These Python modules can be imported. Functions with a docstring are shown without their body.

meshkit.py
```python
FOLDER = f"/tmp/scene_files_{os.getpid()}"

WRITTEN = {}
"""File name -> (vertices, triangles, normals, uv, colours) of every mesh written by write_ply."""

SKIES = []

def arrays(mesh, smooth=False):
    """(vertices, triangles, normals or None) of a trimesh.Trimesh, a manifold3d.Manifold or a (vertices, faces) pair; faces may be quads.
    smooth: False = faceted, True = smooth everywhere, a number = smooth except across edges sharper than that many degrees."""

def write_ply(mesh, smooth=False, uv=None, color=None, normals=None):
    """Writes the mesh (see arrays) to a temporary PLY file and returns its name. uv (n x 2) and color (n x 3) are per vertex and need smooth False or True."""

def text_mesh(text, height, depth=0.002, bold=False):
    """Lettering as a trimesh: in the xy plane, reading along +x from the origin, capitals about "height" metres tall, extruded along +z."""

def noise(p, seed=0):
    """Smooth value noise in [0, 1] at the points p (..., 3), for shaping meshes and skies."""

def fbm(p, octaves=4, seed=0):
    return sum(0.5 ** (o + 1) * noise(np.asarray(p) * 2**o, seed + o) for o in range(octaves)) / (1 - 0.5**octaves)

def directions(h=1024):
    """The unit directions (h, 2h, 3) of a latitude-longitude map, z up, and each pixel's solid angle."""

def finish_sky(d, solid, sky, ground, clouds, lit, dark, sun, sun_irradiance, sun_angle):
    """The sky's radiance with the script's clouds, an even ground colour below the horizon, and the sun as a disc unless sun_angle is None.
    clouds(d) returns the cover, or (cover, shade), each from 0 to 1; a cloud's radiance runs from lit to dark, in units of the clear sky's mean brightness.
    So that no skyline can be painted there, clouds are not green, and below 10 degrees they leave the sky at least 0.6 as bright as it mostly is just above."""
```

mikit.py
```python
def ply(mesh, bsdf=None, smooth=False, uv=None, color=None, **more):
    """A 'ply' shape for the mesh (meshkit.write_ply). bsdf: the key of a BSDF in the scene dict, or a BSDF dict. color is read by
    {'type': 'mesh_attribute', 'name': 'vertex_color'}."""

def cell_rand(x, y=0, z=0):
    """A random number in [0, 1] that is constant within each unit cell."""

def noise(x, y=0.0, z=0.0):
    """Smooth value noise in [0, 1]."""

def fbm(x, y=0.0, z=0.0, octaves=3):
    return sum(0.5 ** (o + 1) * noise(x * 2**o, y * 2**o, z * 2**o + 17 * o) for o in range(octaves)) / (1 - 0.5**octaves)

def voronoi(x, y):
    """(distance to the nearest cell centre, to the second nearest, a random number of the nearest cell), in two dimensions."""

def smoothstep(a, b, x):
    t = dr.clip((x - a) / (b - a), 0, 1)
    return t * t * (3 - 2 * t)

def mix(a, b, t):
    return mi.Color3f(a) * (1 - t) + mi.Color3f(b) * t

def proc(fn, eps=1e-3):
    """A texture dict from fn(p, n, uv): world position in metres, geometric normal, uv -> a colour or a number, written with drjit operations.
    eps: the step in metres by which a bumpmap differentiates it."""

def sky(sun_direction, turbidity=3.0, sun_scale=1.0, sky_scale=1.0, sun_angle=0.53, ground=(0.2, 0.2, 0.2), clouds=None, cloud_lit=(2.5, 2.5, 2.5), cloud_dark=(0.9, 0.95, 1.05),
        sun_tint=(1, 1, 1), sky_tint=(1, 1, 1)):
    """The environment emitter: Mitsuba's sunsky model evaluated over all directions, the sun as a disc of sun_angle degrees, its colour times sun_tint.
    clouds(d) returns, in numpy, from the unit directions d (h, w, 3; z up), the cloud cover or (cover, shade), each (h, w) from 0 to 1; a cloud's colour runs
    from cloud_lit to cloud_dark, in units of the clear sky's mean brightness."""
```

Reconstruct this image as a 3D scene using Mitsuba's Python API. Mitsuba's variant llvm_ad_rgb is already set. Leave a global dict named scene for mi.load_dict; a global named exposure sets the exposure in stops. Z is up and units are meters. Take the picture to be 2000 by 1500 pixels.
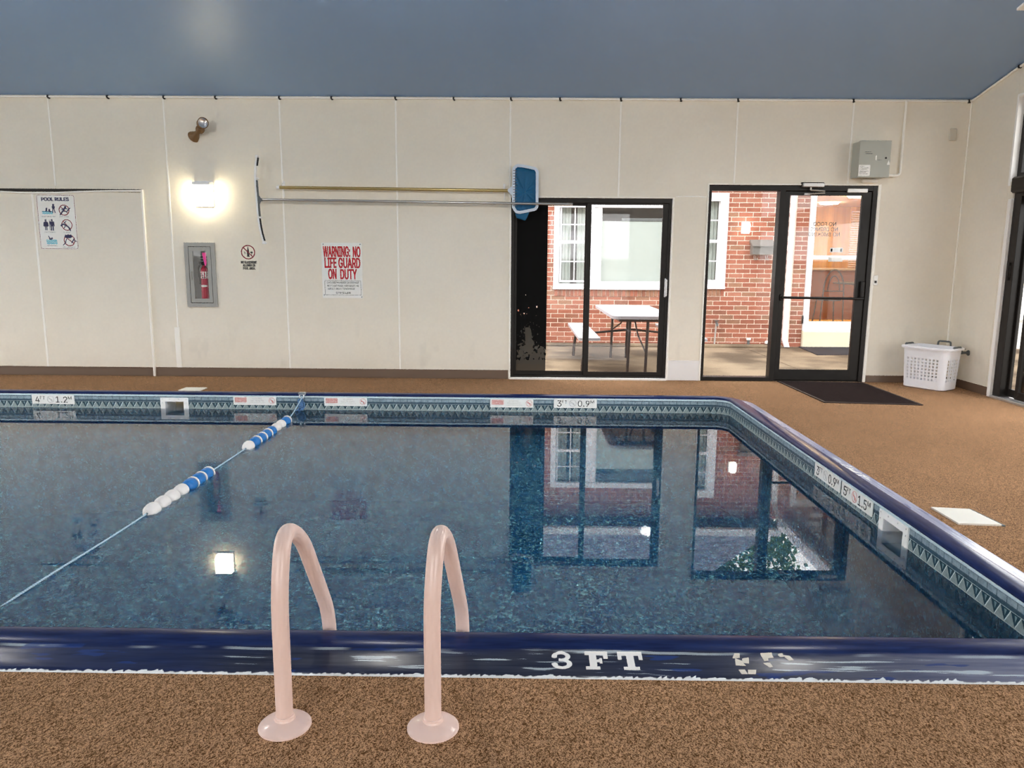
import math, random
import numpy as np
import trimesh
import shapely
from shapely.geometry import Polygon, box as sbox, Point, LineString
from shapely import affinity
from shapely.ops import unary_union
import drjit as dr
import mitsuba as mi
import mikit, meshkit
from mikit import noise, fbm, voronoi, cell_rand, smoothstep, mix

T = mi.ScalarTransform4f
scene, labels = {}, {}

# ------------------------------------------------------------------ camera, sky, lamps, exposure
EYE = (0.0, 0.0, 1.3346)
FWD = (-0.0104, 0.9864, -0.1638)
UP = (-0.0089, 0.1637, 0.9865)
scene['camera'] = {'type': 'perspective', 'fov': 68.216, 'fov_axis': 'x', 'near_clip': 0.05, 'far_clip': 500.0,
                   'to_world': T().look_at(origin=list(EYE), target=[EYE[i] + FWD[i] for i in range(3)], up=list(UP))}


def overcast(d):
    c = meshkit.fbm(d * np.array([3.0, 3.0, 6.0]), 4, 3)
    return np.ones(d.shape[:2]), np.clip(0.9 - 1.1 * c, 0, 1)


scene['sky'] = mikit.sky((0.6, -0.5, 0.75), turbidity=4.0, sun_scale=0.0, sky_scale=1.0, clouds=overcast,
                         cloud_lit=(1.15, 1.13, 1.1), cloud_dark=(0.85, 0.87, 0.9), ground=(0.25, 0.24, 0.22))
SCONCE = (0.80, 0.71, 0.49)      # radiance of the lit wall sconce's diffuser
GLOBE = (3.6, 3.47, 3.25)         # radiance of the hanging globe lamps
INN = (1.35, 1.0, 0.45)            # lamps of the dining room across the courtyard
exposure = 5.6

# ------------------------------------------------------------------ sizes (metres; x along the far wall, y away from the viewer, z up)
D = 8.383                         # far wall face
XR, XL, YNEAR = 4.729, -9.0, -1.2  # right, left and near walls
EAVE, PITCH, RIDGE = 3.015, 0.222, 3.6
PX, PYF, PYN, PXL = 1.984, 7.105, 2.456, -8.4   # pool inner faces
ZW = -0.112                       # water level
YB, GZ = 12.245, -0.05            # brick building face and courtyard level


def roof_z(y):
    return EAVE + PITCH * (D - y) if y >= RIDGE else EAVE + PITCH * (D - RIDGE) - PITCH * (RIDGE - y)


# ------------------------------------------------------------------ helpers
taken = {}


def numbered(name):
    n = taken.get(name, -1) + 1
    taken[name] = n
    return name if n == 0 else f'{name}_{n:03d}'


def tag(key, label=None, cat=None, group=None, kind=None):
    d = {}
    if label: d['label'] = label
    if cat: d['category'] = cat
    if group: d['group'] = group
    if kind: d['kind'] = kind
    if d: labels[key] = d
    return key


def obj(name, mesh, bsdf, parent=None, smooth=False, label=None, cat=None, group=None, kind=None, **more):
    key = numbered((parent + '__' if parent else '') + name)
    scene[key] = mikit.ply(mesh, bsdf, smooth=smooth, **more)
    return tag(key, label, cat, group, kind)


def put(name, plydict, parent=None, to_world=None, **kw):
    key = numbered((parent + '__' if parent else '') + name)
    scene[key] = {**plydict, **({'to_world': to_world} if to_world is not None else {})}
    return tag(key, **kw)


def thing(name, label, cat, group=None, kind=None):
    return tag(numbered(name), label, cat, group, kind)


def struct(name, kind='structure', label=None):
    key = numbered(name)
    labels[key] = {'kind': kind, **({'label': label} if label else {})}
    return key


def cat(*ms):
    ms = [m for x in ms for m in (x if isinstance(x, (list, tuple)) else [x])]
    return trimesh.util.concatenate(ms)


def bx(x0, x1, y0, y1, z0, z1):
    m = trimesh.creation.box(extents=(abs(x1 - x0), abs(y1 - y0), abs(z1 - z0)))
    m.apply_translation(((x0 + x1) / 2, (y0 + y1) / 2, (z0 + z1) / 2))
    return m


def cb(x0, x1, y0, y1, z0, z1, c=0.004):
    """A box with chamfered edges."""
    x0, x1 = min(x0, x1), max(x0, x1); y0, y1 = min(y0, y1), max(y0, y1); z0, z1 = min(z0, z1), max(z0, z1)
    c = min(c, 0.45 * min(x1 - x0, y1 - y0, z1 - z0))
    pts = []
    for x, sx in ((x0, 1), (x1, -1)):
        for y, sy in ((y0, 1), (y1, -1)):
            for z, sz in ((z0, 1), (z1, -1)):
                pts += [(x + sx * c, y + sy * c, z), (x + sx * c, y, z + sz * c), (x, y + sy * c, z + sz * c)]
    return trimesh.Trimesh(np.array(pts)).convex_hull


def hull(pts):
    return trimesh.Trimesh(np.asarray(pts, float)).convex_hull


def ext(poly, depth):
    ps = getattr(poly, 'geoms', [poly])
    return cat([trimesh.creation.extrude_polygon(g, depth, engine='earcut') for g in ps if g.area > 1e-9])


def face(m, origin, right=(1, 0, 0), up=(0, 0, 1)):
    """Carries a mesh drawn in the xy plane (z towards the viewer of the face) to a place in the scene."""
    r, u = np.array(right, float), np.array(up, float)
    M = np.eye(4)
    M[:3, 0], M[:3, 1], M[:3, 2], M[:3, 3] = r, u, np.cross(r, u), origin
    m = m.copy()
    m.apply_transform(M)
    return m


def tube(pts, r, sides=12, closed=False, caps=True):
    p = np.asarray(pts, float)
    n = len(p)
    rad = np.broadcast_to(np.asarray(r, float), (n,))
    t = (np.roll(p, -1, 0) - np.roll(p, 1, 0)) if closed else np.gradient(p, axis=0)
    t /= np.linalg.norm(t, axis=1, keepdims=True) + 1e-12
    a = np.cross(t[0], (0, 0, 1) if abs(t[0][2]) < 0.9 else (1, 0, 0))
    a /= np.linalg.norm(a)
    V = []
    ang = np.arange(sides) * 2 * np.pi / sides
    for i in range(n):
        a = a - t[i] * np.dot(a, t[i])
        a /= np.linalg.norm(a)
        b = np.cross(t[i], a)
        V.append(p[i] + rad[i] * (np.cos(ang)[:, None] * a + np.sin(ang)[:, None] * b))
    V = np.vstack(V)
    F = []
    for i in range(n if closed else n - 1):
        j = (i + 1) % n
        for k in range(sides):
            l = (k + 1) % sides
            F += [(i * sides + k, i * sides + l, j * sides + l), (i * sides + k, j * sides + l, j * sides + k)]
    if caps and not closed:
        V = np.vstack([V, p[0], p[-1]])
        for k in range(sides):
            l = (k + 1) % sides
            F += [(n * sides, l, k), (n * sides + 1, (n - 1) * sides + k, (n - 1) * sides + l)]
    return trimesh.Trimesh(V, F, process=False)


def spline(pts, n=40):
    from scipy.interpolate import CubicSpline
    p = np.asarray(pts, float)
    s = np.r_[0, np.cumsum(np.linalg.norm(np.diff(p, axis=0), axis=1))]
    return CubicSpline(s, p)(np.linspace(0, s[-1], n))


def fillet(pts, r, n=8):
    """A polyline with rounded corners."""
    p = [np.array(q, float) for q in pts]
    out = [p[0]]
    for i in range(1, len(p) - 1):
        rr = r[i - 1] if isinstance(r, (list, tuple)) else r
        a, b = p[i - 1] - p[i], p[i + 1] - p[i]
        la, lb = np.linalg.norm(a), np.linalg.norm(b)
        c = min(rr, 0.48 * la, 0.48 * lb)
        A, B = p[i] + a / la * c, p[i] + b / lb * c
        for t in np.linspace(0, 1, n):
            out.append((1 - t) ** 2 * A + 2 * t * (1 - t) * p[i] + t * t * B)
    out.append(p[-1])
    return np.array(out)


def lathe(prof, base=(0, 0, 0), axis=(0, 0, 1), n=32):
    m = trimesh.creation.revolve(np.array(prof, float), sections=n)
    M = trimesh.geometry.align_vectors((0, 0, 1), np.array(axis, float) / np.linalg.norm(axis))
    m.apply_transform(M)
    m.apply_translation(base)
    return m


def rrect(x0, x1, y0, y1, r):
    return sbox(x0 + r, y0 + r, x1 - r, y1 - r).buffer(r, quad_segs=6)


def text(s, h, depth=0.0012, bold=False, width=None, center=(0, 0), slant=0.0, fat=0.0):
    """Lettering in the xy plane, centred, capitals h tall, squeezed to a width if one is given."""
    m = meshkit.text_mesh(s, h, depth, bold)
    x0, x1 = m.bounds[0][0], m.bounds[1][0]
    m.apply_translation((-(x0 + x1) / 2, -h / 2, 0))
    if width:
        m.apply_scale((width / (x1 - x0), 1, 1))
    if slant:
        m.vertices[:, 0] += m.vertices[:, 1] * slant
    if fat:
        m = cat([m.copy().apply_translation((dx, dy, 0)) for dx, dy in ((-fat, 0), (fat, 0), (0, fat * .4), (0, -fat * .4))])
    m.apply_translation((center[0], center[1], 0))
    return m


def ring(cx, cy, r, w, n=12):
    return Point(cx, cy).buffer(r, quad_segs=n).difference(Point(cx, cy).buffer(r - w, quad_segs=n))


def bar(x0, y0, x1, y1, w):
    return LineString([(x0, y0), (x1, y1)]).buffer(w / 2, cap_style='flat')


def limb(pts, w):
    return LineString(pts).buffer(w / 2, quad_segs=4)


# ------------------------------------------------------------------ materials
def mat(name, d):
    scene[name] = d
    return name


def rgb(*c):
    return {'type': 'rgb', 'value': [float(v) for v in c]}


def plain(name, c, rough=0.6, spec=0.4, metallic=0.0, **kw):
    return mat('material_' + name, {'type': 'twosided', 'b': {'type': 'principled', 'base_color': c if isinstance(c, dict) else rgb(*c), 'roughness': float(rough), 'specular': float(spec), 'metallic': float(metallic), **kw}})


def diffuse(name, c):
    return mat('material_' + name, {'type': 'twosided', 'b': {'type': 'diffuse', 'reflectance': c if isinstance(c, dict) else rgb(*c)}})


def wall_tone(p, n, uv):
    f = fbm(p.x * 1.3 + p.y * 1.1, p.z * 1.3, 0.0, 3)
    g = noise(p.x * 60 + p.y * 40, p.z * 60)
    scuff = smoothstep(0.62, 0.8, fbm(p.x * 7 + p.y * 7, p.z * 3, 5.0, 3)) * smoothstep(0.9, 0.1, p.z)
    c = mix((0.768, 0.712, 0.60), (0.824, 0.772, 0.668), f)
    return c * (0.985 + 0.03 * g) * (1 - 0.08 * scuff)


def carpet_tone(p, n, uv):
    x, y = p.x, p.y
    w = noise(x * 90, y * 90, 3.0) - 0.5
    a = noise(x * 480 + w * 2.5, y * 340 - w * 2.5 + 5)
    b = noise(x * 270 + 31 + w * 2, y * 190 + w * 3)
    k = 0.60 * a + 0.40 * b
    big = fbm(x * 1.7, y * 1.7, 1.0, 3)
    c = mix((0.095, 0.043, 0.017), (0.61, 0.362, 0.208), smoothstep(0.16, 0.88, k))
    return c * (0.88 + 0.24 * big)


def squiggle(x, y):
    wx, wy = noise(x * 66, y * 66, 1.0) - 0.5, noise(x * 66 + 40, y * 66, 7.0) - 0.5
    x, y = x + 0.012 * wx, y + 0.012 * wy
    a = noise(x * 68, y * 68, 2.0)
    b = noise(x * 77 + 91, y * 77 + 17, 4.0)
    la = (1 - smoothstep(0.03, 0.10, dr.abs(a - 0.5))) * smoothstep(0.42, 0.58, noise(x * 84 + 7, y * 84, 9.0))
    lb = (1 - smoothstep(0.03, 0.10, dr.abs(b - 0.5))) * smoothstep(0.50, 0.64, noise(x * 80, y * 80 + 11, 6.0))
    return dr.maximum(la, lb), fbm(x * 50, y * 50, 3.0, 2)


def poolbed_tone(p, n, uv):
    s, g = squiggle(p.x, p.y)
    return mix(mix((0.003, 0.045, 0.15), (0.012, 0.12, 0.28), g), (0.40, 0.95, 1.0), s)


def liner_tone(p, n, uv):
    u, v = p.x - p.y, p.z
    s, g = squiggle(u, v)
    c = mix(mix((0.006, 0.04, 0.10), (0.014, 0.085, 0.17), g), (0.20, 0.55, 0.68), s * 0.9)
    g2 = fbm(u * 60, v * 60, 2.0, 3)
    tl = u / 0.066
    f = tl - dr.floor(tl)
    # printed border: block row, dark stripe, triangles with small inverted ones, a thin sill line
    row = mix((0.13, 0.20, 0.25), (0.36, 0.46, 0.52), g2)
    row = dr.select((f < 0.05) | (v > -0.002) | (v < -0.030), mi.Color3f(0.02, 0.05, 0.08), row)
    dark = mix((0.03, 0.065, 0.10), (0.07, 0.13, 0.18), g2)
    dark = dr.select((dr.abs(v + 0.0385) < 0.001) | (dr.abs(v + 0.0445) < 0.001), mi.Color3f(0.02, 0.04, 0.07), dark)
    h = dr.clip((-0.052 - v) / 0.056, 0, 1)                     # 0 at the top of the band, 1 at its foot
    d = dr.abs(f - 0.5) * 2                                      # 0 mid tile, 1 at its sides
    up = d < h
    edge = dr.abs(d - h) < 0.09
    small = (d > 0.5) & (h < 0.62) & ((1 - d) * 1.9 + h < 0.62) & (h > 0.10)
    tri = dr.select(up, mix((0.18, 0.24, 0.255), (0.31, 0.375, 0.38), g2), mi.Color3f(0.018, 0.05, 0.075))
    tri = dr.select(small, mi.Color3f(0.16, 0.25, 0.28), tri)
    tri = dr.select(edge & (f < 0.5), mi.Color3f(0.58, 0.68, 0.69), tri)
    line = mix((0.36, 0.45, 0.46), (0.48, 0.56, 0.55), g2)
    c = dr.select(v > -0.1135, line, c)
    c = dr.select(v > -0.1085, tri, c)
    c = dr.select(v > -0.052, line, c)
    c = dr.select(v > -0.0495, dark, c)
    c = dr.select(v > -0.0315, row, c)
    return c


def coping_tone(p, n, uv):
    s = dr.maximum(dr.maximum(p.y - PYF, p.x - PX), PYN - p.y)
    u = p.x - p.y
    right = smoothstep(-0.4, 0.05, (p.x - PX) - dr.maximum(p.y - PYF, PYN - p.y))
    near = dr.select(PYN - p.y > -0.05, mi.Float(1), mi.Float(0))
    streak = fbm(u * 5.0, s * 95 + fbm(u * 3, s * 10, 1.0, 2) * 2.0, 3.0, 4)
    patch = fbm(u * 1.1, s * 5, 8.0, 3)
    flat = smoothstep(0.088, 0.100, s + 0.012 * (fbm(u * 6, 0.0, 4.0, 3) - 0.5))
    navy = mix((0.006, 0.011, 0.055), (0.016, 0.034, 0.13), fbm(u * 9, s * 60, 2.0, 3))
    dull = mix((0.012, 0.016, 0.040), (0.055, 0.062, 0.085), streak)
    lav = mix((0.17, 0.20, 0.36), (0.50, 0.52, 0.64), streak)
    end = smoothstep(0.6, 1.9, p.x) * near
    wear = dr.maximum(right * 0.85, end * 0.55)
    c = mix(navy, mix(dull, lav, wear), flat * dr.clip(0.40 + 0.75 * smoothstep(0.35, 0.65, patch) + wear, 0, 1))
    scratch = smoothstep(0.66, 0.73, streak) * smoothstep(0.38, 0.56, patch) * smoothstep(0.085, 0.11, s)
    lip = (1 - smoothstep(0.0025, 0.0045, dr.abs(s - 0.099 - 0.010 * (fbm(u * 5, 1.0, 4.0, 3) - 0.5)))) * smoothstep(0.38, 0.6, fbm(u * 4, 2.0, 6.0, 3)) * near
    c = mix(c, (0.52, 0.60, 0.66), dr.clip(scratch + 0.75 * lip, 0, 1) * 0.8)
    blue = smoothstep(0.70, 0.76, fbm(u * 7, s * 40, 12.0, 3)) * flat
    c = mix(c, (0.02, 0.05, 0.20), blue * 0.7)
    fray = smoothstep(0.0, 0.002, s - (0.2055 - 0.016 * noise(u * 22, 0.5, 2.0) * dr.square(noise(u * 120, 1.5, 3.0)))) * dr.maximum(near, 0.0)
    return mix(c, (0.78, 0.84, 0.88), fray)


def concrete_tone(p, n, uv):
    g = fbm(p.x * 1.6, p.y * 1.6, 2.0, 4)
    f = noise(p.x * 90, p.y * 90)
    c = mix((0.135, 0.105, 0.078), (0.34, 0.268, 0.19), smoothstep(0.25, 0.75, g))
    return c * (0.93 + 0.14 * f)


def brick_tone(a, b):
    def fn(p, n, uv):
        g = fbm(p.x * 18, p.z * 40, 1.0, 3)
        stain = smoothstep(0.45, 0.75, fbm(p.x * 1.7, p.z * 2.6, 4.0, 3)) * smoothstep(0.75, 0.05, p.z)
        return mix(a, b, g) * 0.82 * (1 - 0.38 * stain)
    return {'type': 'twosided', 'b': {'type': 'diffuse', 'reflectance': mikit.proc(fn)}}


def wood_tone(p, n, uv):
    k = dr.floor((p.x + p.y) / 0.11)
    g = fbm((p.x + p.y) * 14, p.z * 1.3, 3.0, 3)
    return mix((0.56, 0.30, 0.07), (0.78, 0.50, 0.16), g) * (0.85 + 0.25 * cell_rand(k, 1, 2))


def shingle_tone(p, n, uv):
    row = dr.floor(p.y / 0.12)
    cell = dr.floor(p.x / 0.16 + cell_rand(row, 3, 1) * 3)
    c = mix((0.11, 0.11, 0.14), (0.24, 0.24, 0.29), cell_rand(cell, row, 5))
    return c * (0.85 + 0.3 * noise(p.x * 80, p.y * 80))


def mat_tone(p, n, uv):
    k = (p.x * 0.8 + p.y * 0.6) / 0.017
    f = k - dr.floor(k)
    return mix((0.012, 0.009, 0.009), (0.050, 0.036, 0.034), smoothstep(0.3, 0.7, f)) * (0.8 + 0.4 * noise(p.x * 150, p.y * 150))


def rope_tone(p, n, uv):
    k = p.y / 0.013 + p.z / 0.020
    f = k - dr.floor(k)
    return mix((0.27, 0.46, 0.62), (0.66, 0.78, 0.84), smoothstep(0.35, 0.6, f))


WALL = mat('material_wall', {'type': 'twosided', 'b': {'type': 'principled', 'base_color': mikit.proc(wall_tone), 'roughness': 0.55, 'specular': 0.3}})
STRIP = plain('strip', (0.90, 0.875, 0.81), 0.4)
CEIL = plain('ceiling', (0.215, 0.33, 0.51), 0.42, 0.6)
CARPET = diffuse('carpet', mikit.proc(carpet_tone))
BASE = plain('rubber_base', (0.135, 0.085, 0.055), 0.45)
WHITE = plain('white_paint', (0.88, 0.87, 0.84), 0.4)
BLACK = plain('black_metal', (0.012, 0.0105, 0.009), 0.38, 0.28)
FILM = plain('black_film', (0.004, 0.004, 0.004), 0.7, 0.1)
POOLBED = diffuse('pool_bed', mikit.proc(poolbed_tone))
LINER = mat('material_liner', {'type': 'twosided', 'b': {'type': 'principled', 'base_color': mikit.proc(liner_tone), 'roughness': 0.35, 'specular': 0.35}})
BEAD = plain('bead', (0.62, 0.76, 0.84), 0.35)
COPING = mat('material_coping', {'type': 'twosided', 'b': {'type': 'principled', 'base_color': mikit.proc(coping_tone), 'roughness': 0.22, 'specular': 0.13}})
WATER = mat('material_water', {'type': 'dielectric', 'int_ior': 1.33, 'ext_ior': 1.0})
PANE = mat('material_pane', {'type': 'thindielectric', 'int_ior': 1.38})
PLASTIC = plain('white_plastic', (0.80, 0.81, 0.82), 0.35)
BASKETP = plain('basket_plastic', (0.88, 0.89, 0.93), 0.35)
GREYP = plain('grey_plastic', (0.10, 0.115, 0.12), 0.5)
RAIL = plain('rail_paint', (0.80, 0.60, 0.53), 0.20, 0.5)
BRICKS = [mat(f'material_brick_{i}', brick_tone(a, b)) for i, (a, b) in enumerate((((0.44, 0.165, 0.11), (0.56, 0.23, 0.16)), ((0.38, 0.14, 0.095), (0.50, 0.20, 0.14)),
          ((0.48, 0.20, 0.14), (0.60, 0.28, 0.20)), ((0.31, 0.13, 0.09), (0.43, 0.20, 0.14)), ((0.36, 0.19, 0.13), (0.50, 0.27, 0.18))))]
MORTAR = diffuse('mortar', (0.84, 0.71, 0.62))
CONCRETE = diffuse('concrete', mikit.proc(concrete_tone))
VINYL = plain('vinyl_white', (0.82, 0.82, 0.85), 0.35)
SHINGLE = diffuse('shingle', mikit.proc(shingle_tone))
WOOD = plain('dining_wood', mikit.proc(wood_tone), 0.45)
RIBMAT = diffuse('ribbed_mat', mikit.proc(mat_tone))
SLATE = diffuse('slate_mat', (0.06, 0.058, 0.065))
ROPE = diffuse('rope', mikit.proc(rope_tone))
FLOATW = plain('float_white', (0.83, 0.80, 0.77), 0.4)
FLOATB = plain('float_blue', (0.015, 0.17, 0.50), 0.35)
RED = plain('sign_red', (0.44, 0.012, 0.022), 0.5)
NAVYINK = plain('sign_navy', (0.012, 0.014, 0.07), 0.5)
INK = plain('ink', (0.012, 0.012, 0.013), 0.5)
SKYINK = plain('sign_cyan', (0.05, 0.42, 0.58), 0.5)
MAROON = plain('sign_maroon', (0.20, 0.015, 0.025), 0.5)
SIGN = plain('sign_board', (0.82, 0.82, 0.78), 0.35)
SIGNC = plain('sign_cream', (0.80, 0.755, 0.64), 0.4)
TILE = plain('depth_tile', (0.84, 0.84, 0.81), 0.3)
STEEL = plain('cabinet_grey', (0.33, 0.33, 0.31), 0.35, 0.5)
MAILGREY = plain('mailbox_grey', (0.19, 0.185, 0.175), 0.4)
DARKGAP = plain('dark_gap', (0.02, 0.018, 0.016), 0.7)
EXRED = plain('extinguisher_red', (0.40, 0.012, 0.04), 0.25, 0.5)
PINK = plain('pink_tag', (0.86, 0.06, 0.32), 0.5)
BRASS = plain('gold_pole', (0.62, 0.47, 0.20), 0.28, metallic=1.0)
SILVER = plain('silver_pole', (0.62, 0.60, 0.55), 0.28, metallic=1.0)
CHROME = plain('chrome', (0.75, 0.75, 0.75), 0.15, metallic=1.0)
BRONZE = plain('bronze_paint', (0.19, 0.105, 0.040), 0.4)
NETF = plain('net_frame', (0.62, 0.70, 0.80), 0.4)
NET = plain('net_mesh', (0.008, 0.11, 0.24), 0.6)
BRISTLE = diffuse('bristle', (0.045, 0.047, 0.05))
GREYBOX = plain('grey_box', (0.40, 0.41, 0.36), 0.45)
ALU = plain('satin_aluminium', (0.55, 0.54, 0.52), 0.35, metallic=0.6)
SHADE = plain('blind', (0.44, 0.50, 0.47), 0.6)
CURTAIN = diffuse('curtain', (0.50, 0.56, 0.53))
ROOMDARK = diffuse('room_dark', (0.20, 0.20, 0.21))
LID = plain('lid', (0.80, 0.78, 0.70), 0.5)
TABLET = plain('table_plastic', (0.40, 0.39, 0.42), 0.5)
LEGBROWN = plain('table_leg', (0.050, 0.035, 0.030), 0.4)
CREAM = diffuse('cream_concrete', (0.78, 0.72, 0.55))
BARK = diffuse('bark', (0.10, 0.075, 0.05))
LEAF = mat('material_leaf', {'type': 'twosided', 'b': {'type': 'diffuse', 'reflectance': rgb(0.10, 0.17, 0.05)}})
PAVEMENT = diffuse('pavement', (0.34, 0.325, 0.30))
SIDING = diffuse('siding', (0.66, 0.62, 0.53))
LENS = plain('lamp_lens', (0.75, 0.75, 0.75), 0.12, metallic=0.85)
GLASSY = mat('material_thin_glass', {'type': 'thindielectric', 'int_ior': 1.35})

# ------------------------------------------------------------------ far wall: backing, panels, cover strips
wf = struct('wall_far')
slide_hole = sbox(-0.125, -0.1, 1.638, 1.988)
entry_hole = sbox(2.012, -0.1, 3.822, 2.132)
ext_hole = sbox(-3.640, 0.825, -3.408, 1.435)
holes = unary_union([slide_hole, entry_hole, ext_hole])
back = sbox(XL, -0.03, XR + 0.12, EAVE + 0.06).difference(unary_union([slide_hole, entry_hole]))
cavity = back.difference(ext_hole)
obj('backing', cat(face(ext(cavity, 0.09), (0, D + 0.098, 0)), face(ext(back, 0.03), (0, D + 0.128, 0))), SIDING, wf)
seams = [XL, -7.494, -6.275, -5.055, -3.821, -2.583, -1.345, -0.126, 1.043, 2.278, 3.493, XR]
for a, b in zip(seams[:-1], seams[1:]):
    p = sbox(a + 0.0015, 0.0, b - 0.0015, EAVE + 0.03).difference(holes)
    obj('panel', face(ext(p, 0.008), (0, D + 0.008, 0)), WALL, wf)
for x, z0 in ((-7.494, .1), (-6.275, .1), (-5.055, 2.075), (-3.821, .1), (-2.583, .1), (-1.345, .1), (-0.126, 1.99), (1.043, 2.0), (2.278, 2.15), (3.493, 2.15)):
    obj('cover_strip', cb(x - 0.009, x + 0.009, D - 0.0045, D + 0.001, z0, EAVE - 0.005, 0.002), STRIP, wf)
obj('cover_strip', cb(1.66, 2.0, D - 0.004, D + 0.001, 1.998, 2.012, 0.002), STRIP, wf)
obj('corner_strip', cb(XR - 0.014, XR, D - 0.014, D, 0.1, EAVE, 0.003), STRIP, wf)
obj('cover_strip', cb(-3.86, -3.80, D - 0.012, D, 0.10, 0.55, 0.003), STRIP, wf)

# right wall (gable) with sliding door and transom openings
wr = struct('wall_right')
GA, GB = 1.2, 7.53                 # right opening
gable = Polygon([(YNEAR - 0.1, -0.03), (D + 0.1, -0.03), (D + 0.1, roof_z(D) + 0.02), (RIDGE, roof_z(RIDGE) + 0.02), (YNEAR - 0.1, roof_z(YNEAR) + 0.02)])
gl_hole = unary_union([sbox(GA, -0.1, GB, 2.10), sbox(GA, 2.10, 7.60, 2.90)])
rpoly = affinity.scale(gable.difference(gl_hole), -1, 1, origin=(0, 0))
for a, b in ((-8.6, -7.62), (-7.62, 1.5)):
    q = rpoly.intersection(sbox(a + .001, -1, b - .001, 6))
    obj('panel', face(ext(q, 0.01), (XR + 0.01, 0, 0), (0, -1, 0)), WALL, wr)
obj('backing', face(ext(rpoly, 0.11), (XR + 0.121, 0, 0), (0, -1, 0)), SIDING, wr)

wl = struct('wall_left')
lhole = unary_union([sbox(1.6, 0.35, 4.2, 2.2), sbox(4.6, 0.35, 7.4, 2.2)])
obj('panel', face(ext(gable.difference(lhole), 0.10), (XL - 0.10, 0, 0), (0, 1, 0)), WALL, wl)

wn = struct('wall_near')
near_open = [(-8.6, -6.4), (-3.4, -1.0), (0.6, 2.6)]
nhole = unary_union([sbox(-b, 0.05, -a, 2.45) for a, b in near_open])
npoly = sbox(-XR - 0.12, -0.03, -XL + 0.1, EAVE + 0.03).difference(nhole)
obj('panel', face(ext(npoly, 0.10), (0, YNEAR - 0.10, 0), (-1, 0, 0)), WALL, wn)

# ceiling: two sloping sheets of blue vinyl
cl = struct('ceiling')
for y0, y1 in ((RIDGE, D + 0.13), (YNEAR - 0.12, RIDGE)):
    z0, z1 = roof_z(y0), roof_z(y1)
    v = [(x, y, z + dz) for x in (XL - 0.12, XR + 0.12) for y, z in ((y0, z0), (y1, z1)) for dz in (0, 0.08)]
    obj('vinyl_sheet', hull(v), CEIL, cl)

# floor and pool outline
R = 0.15


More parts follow.
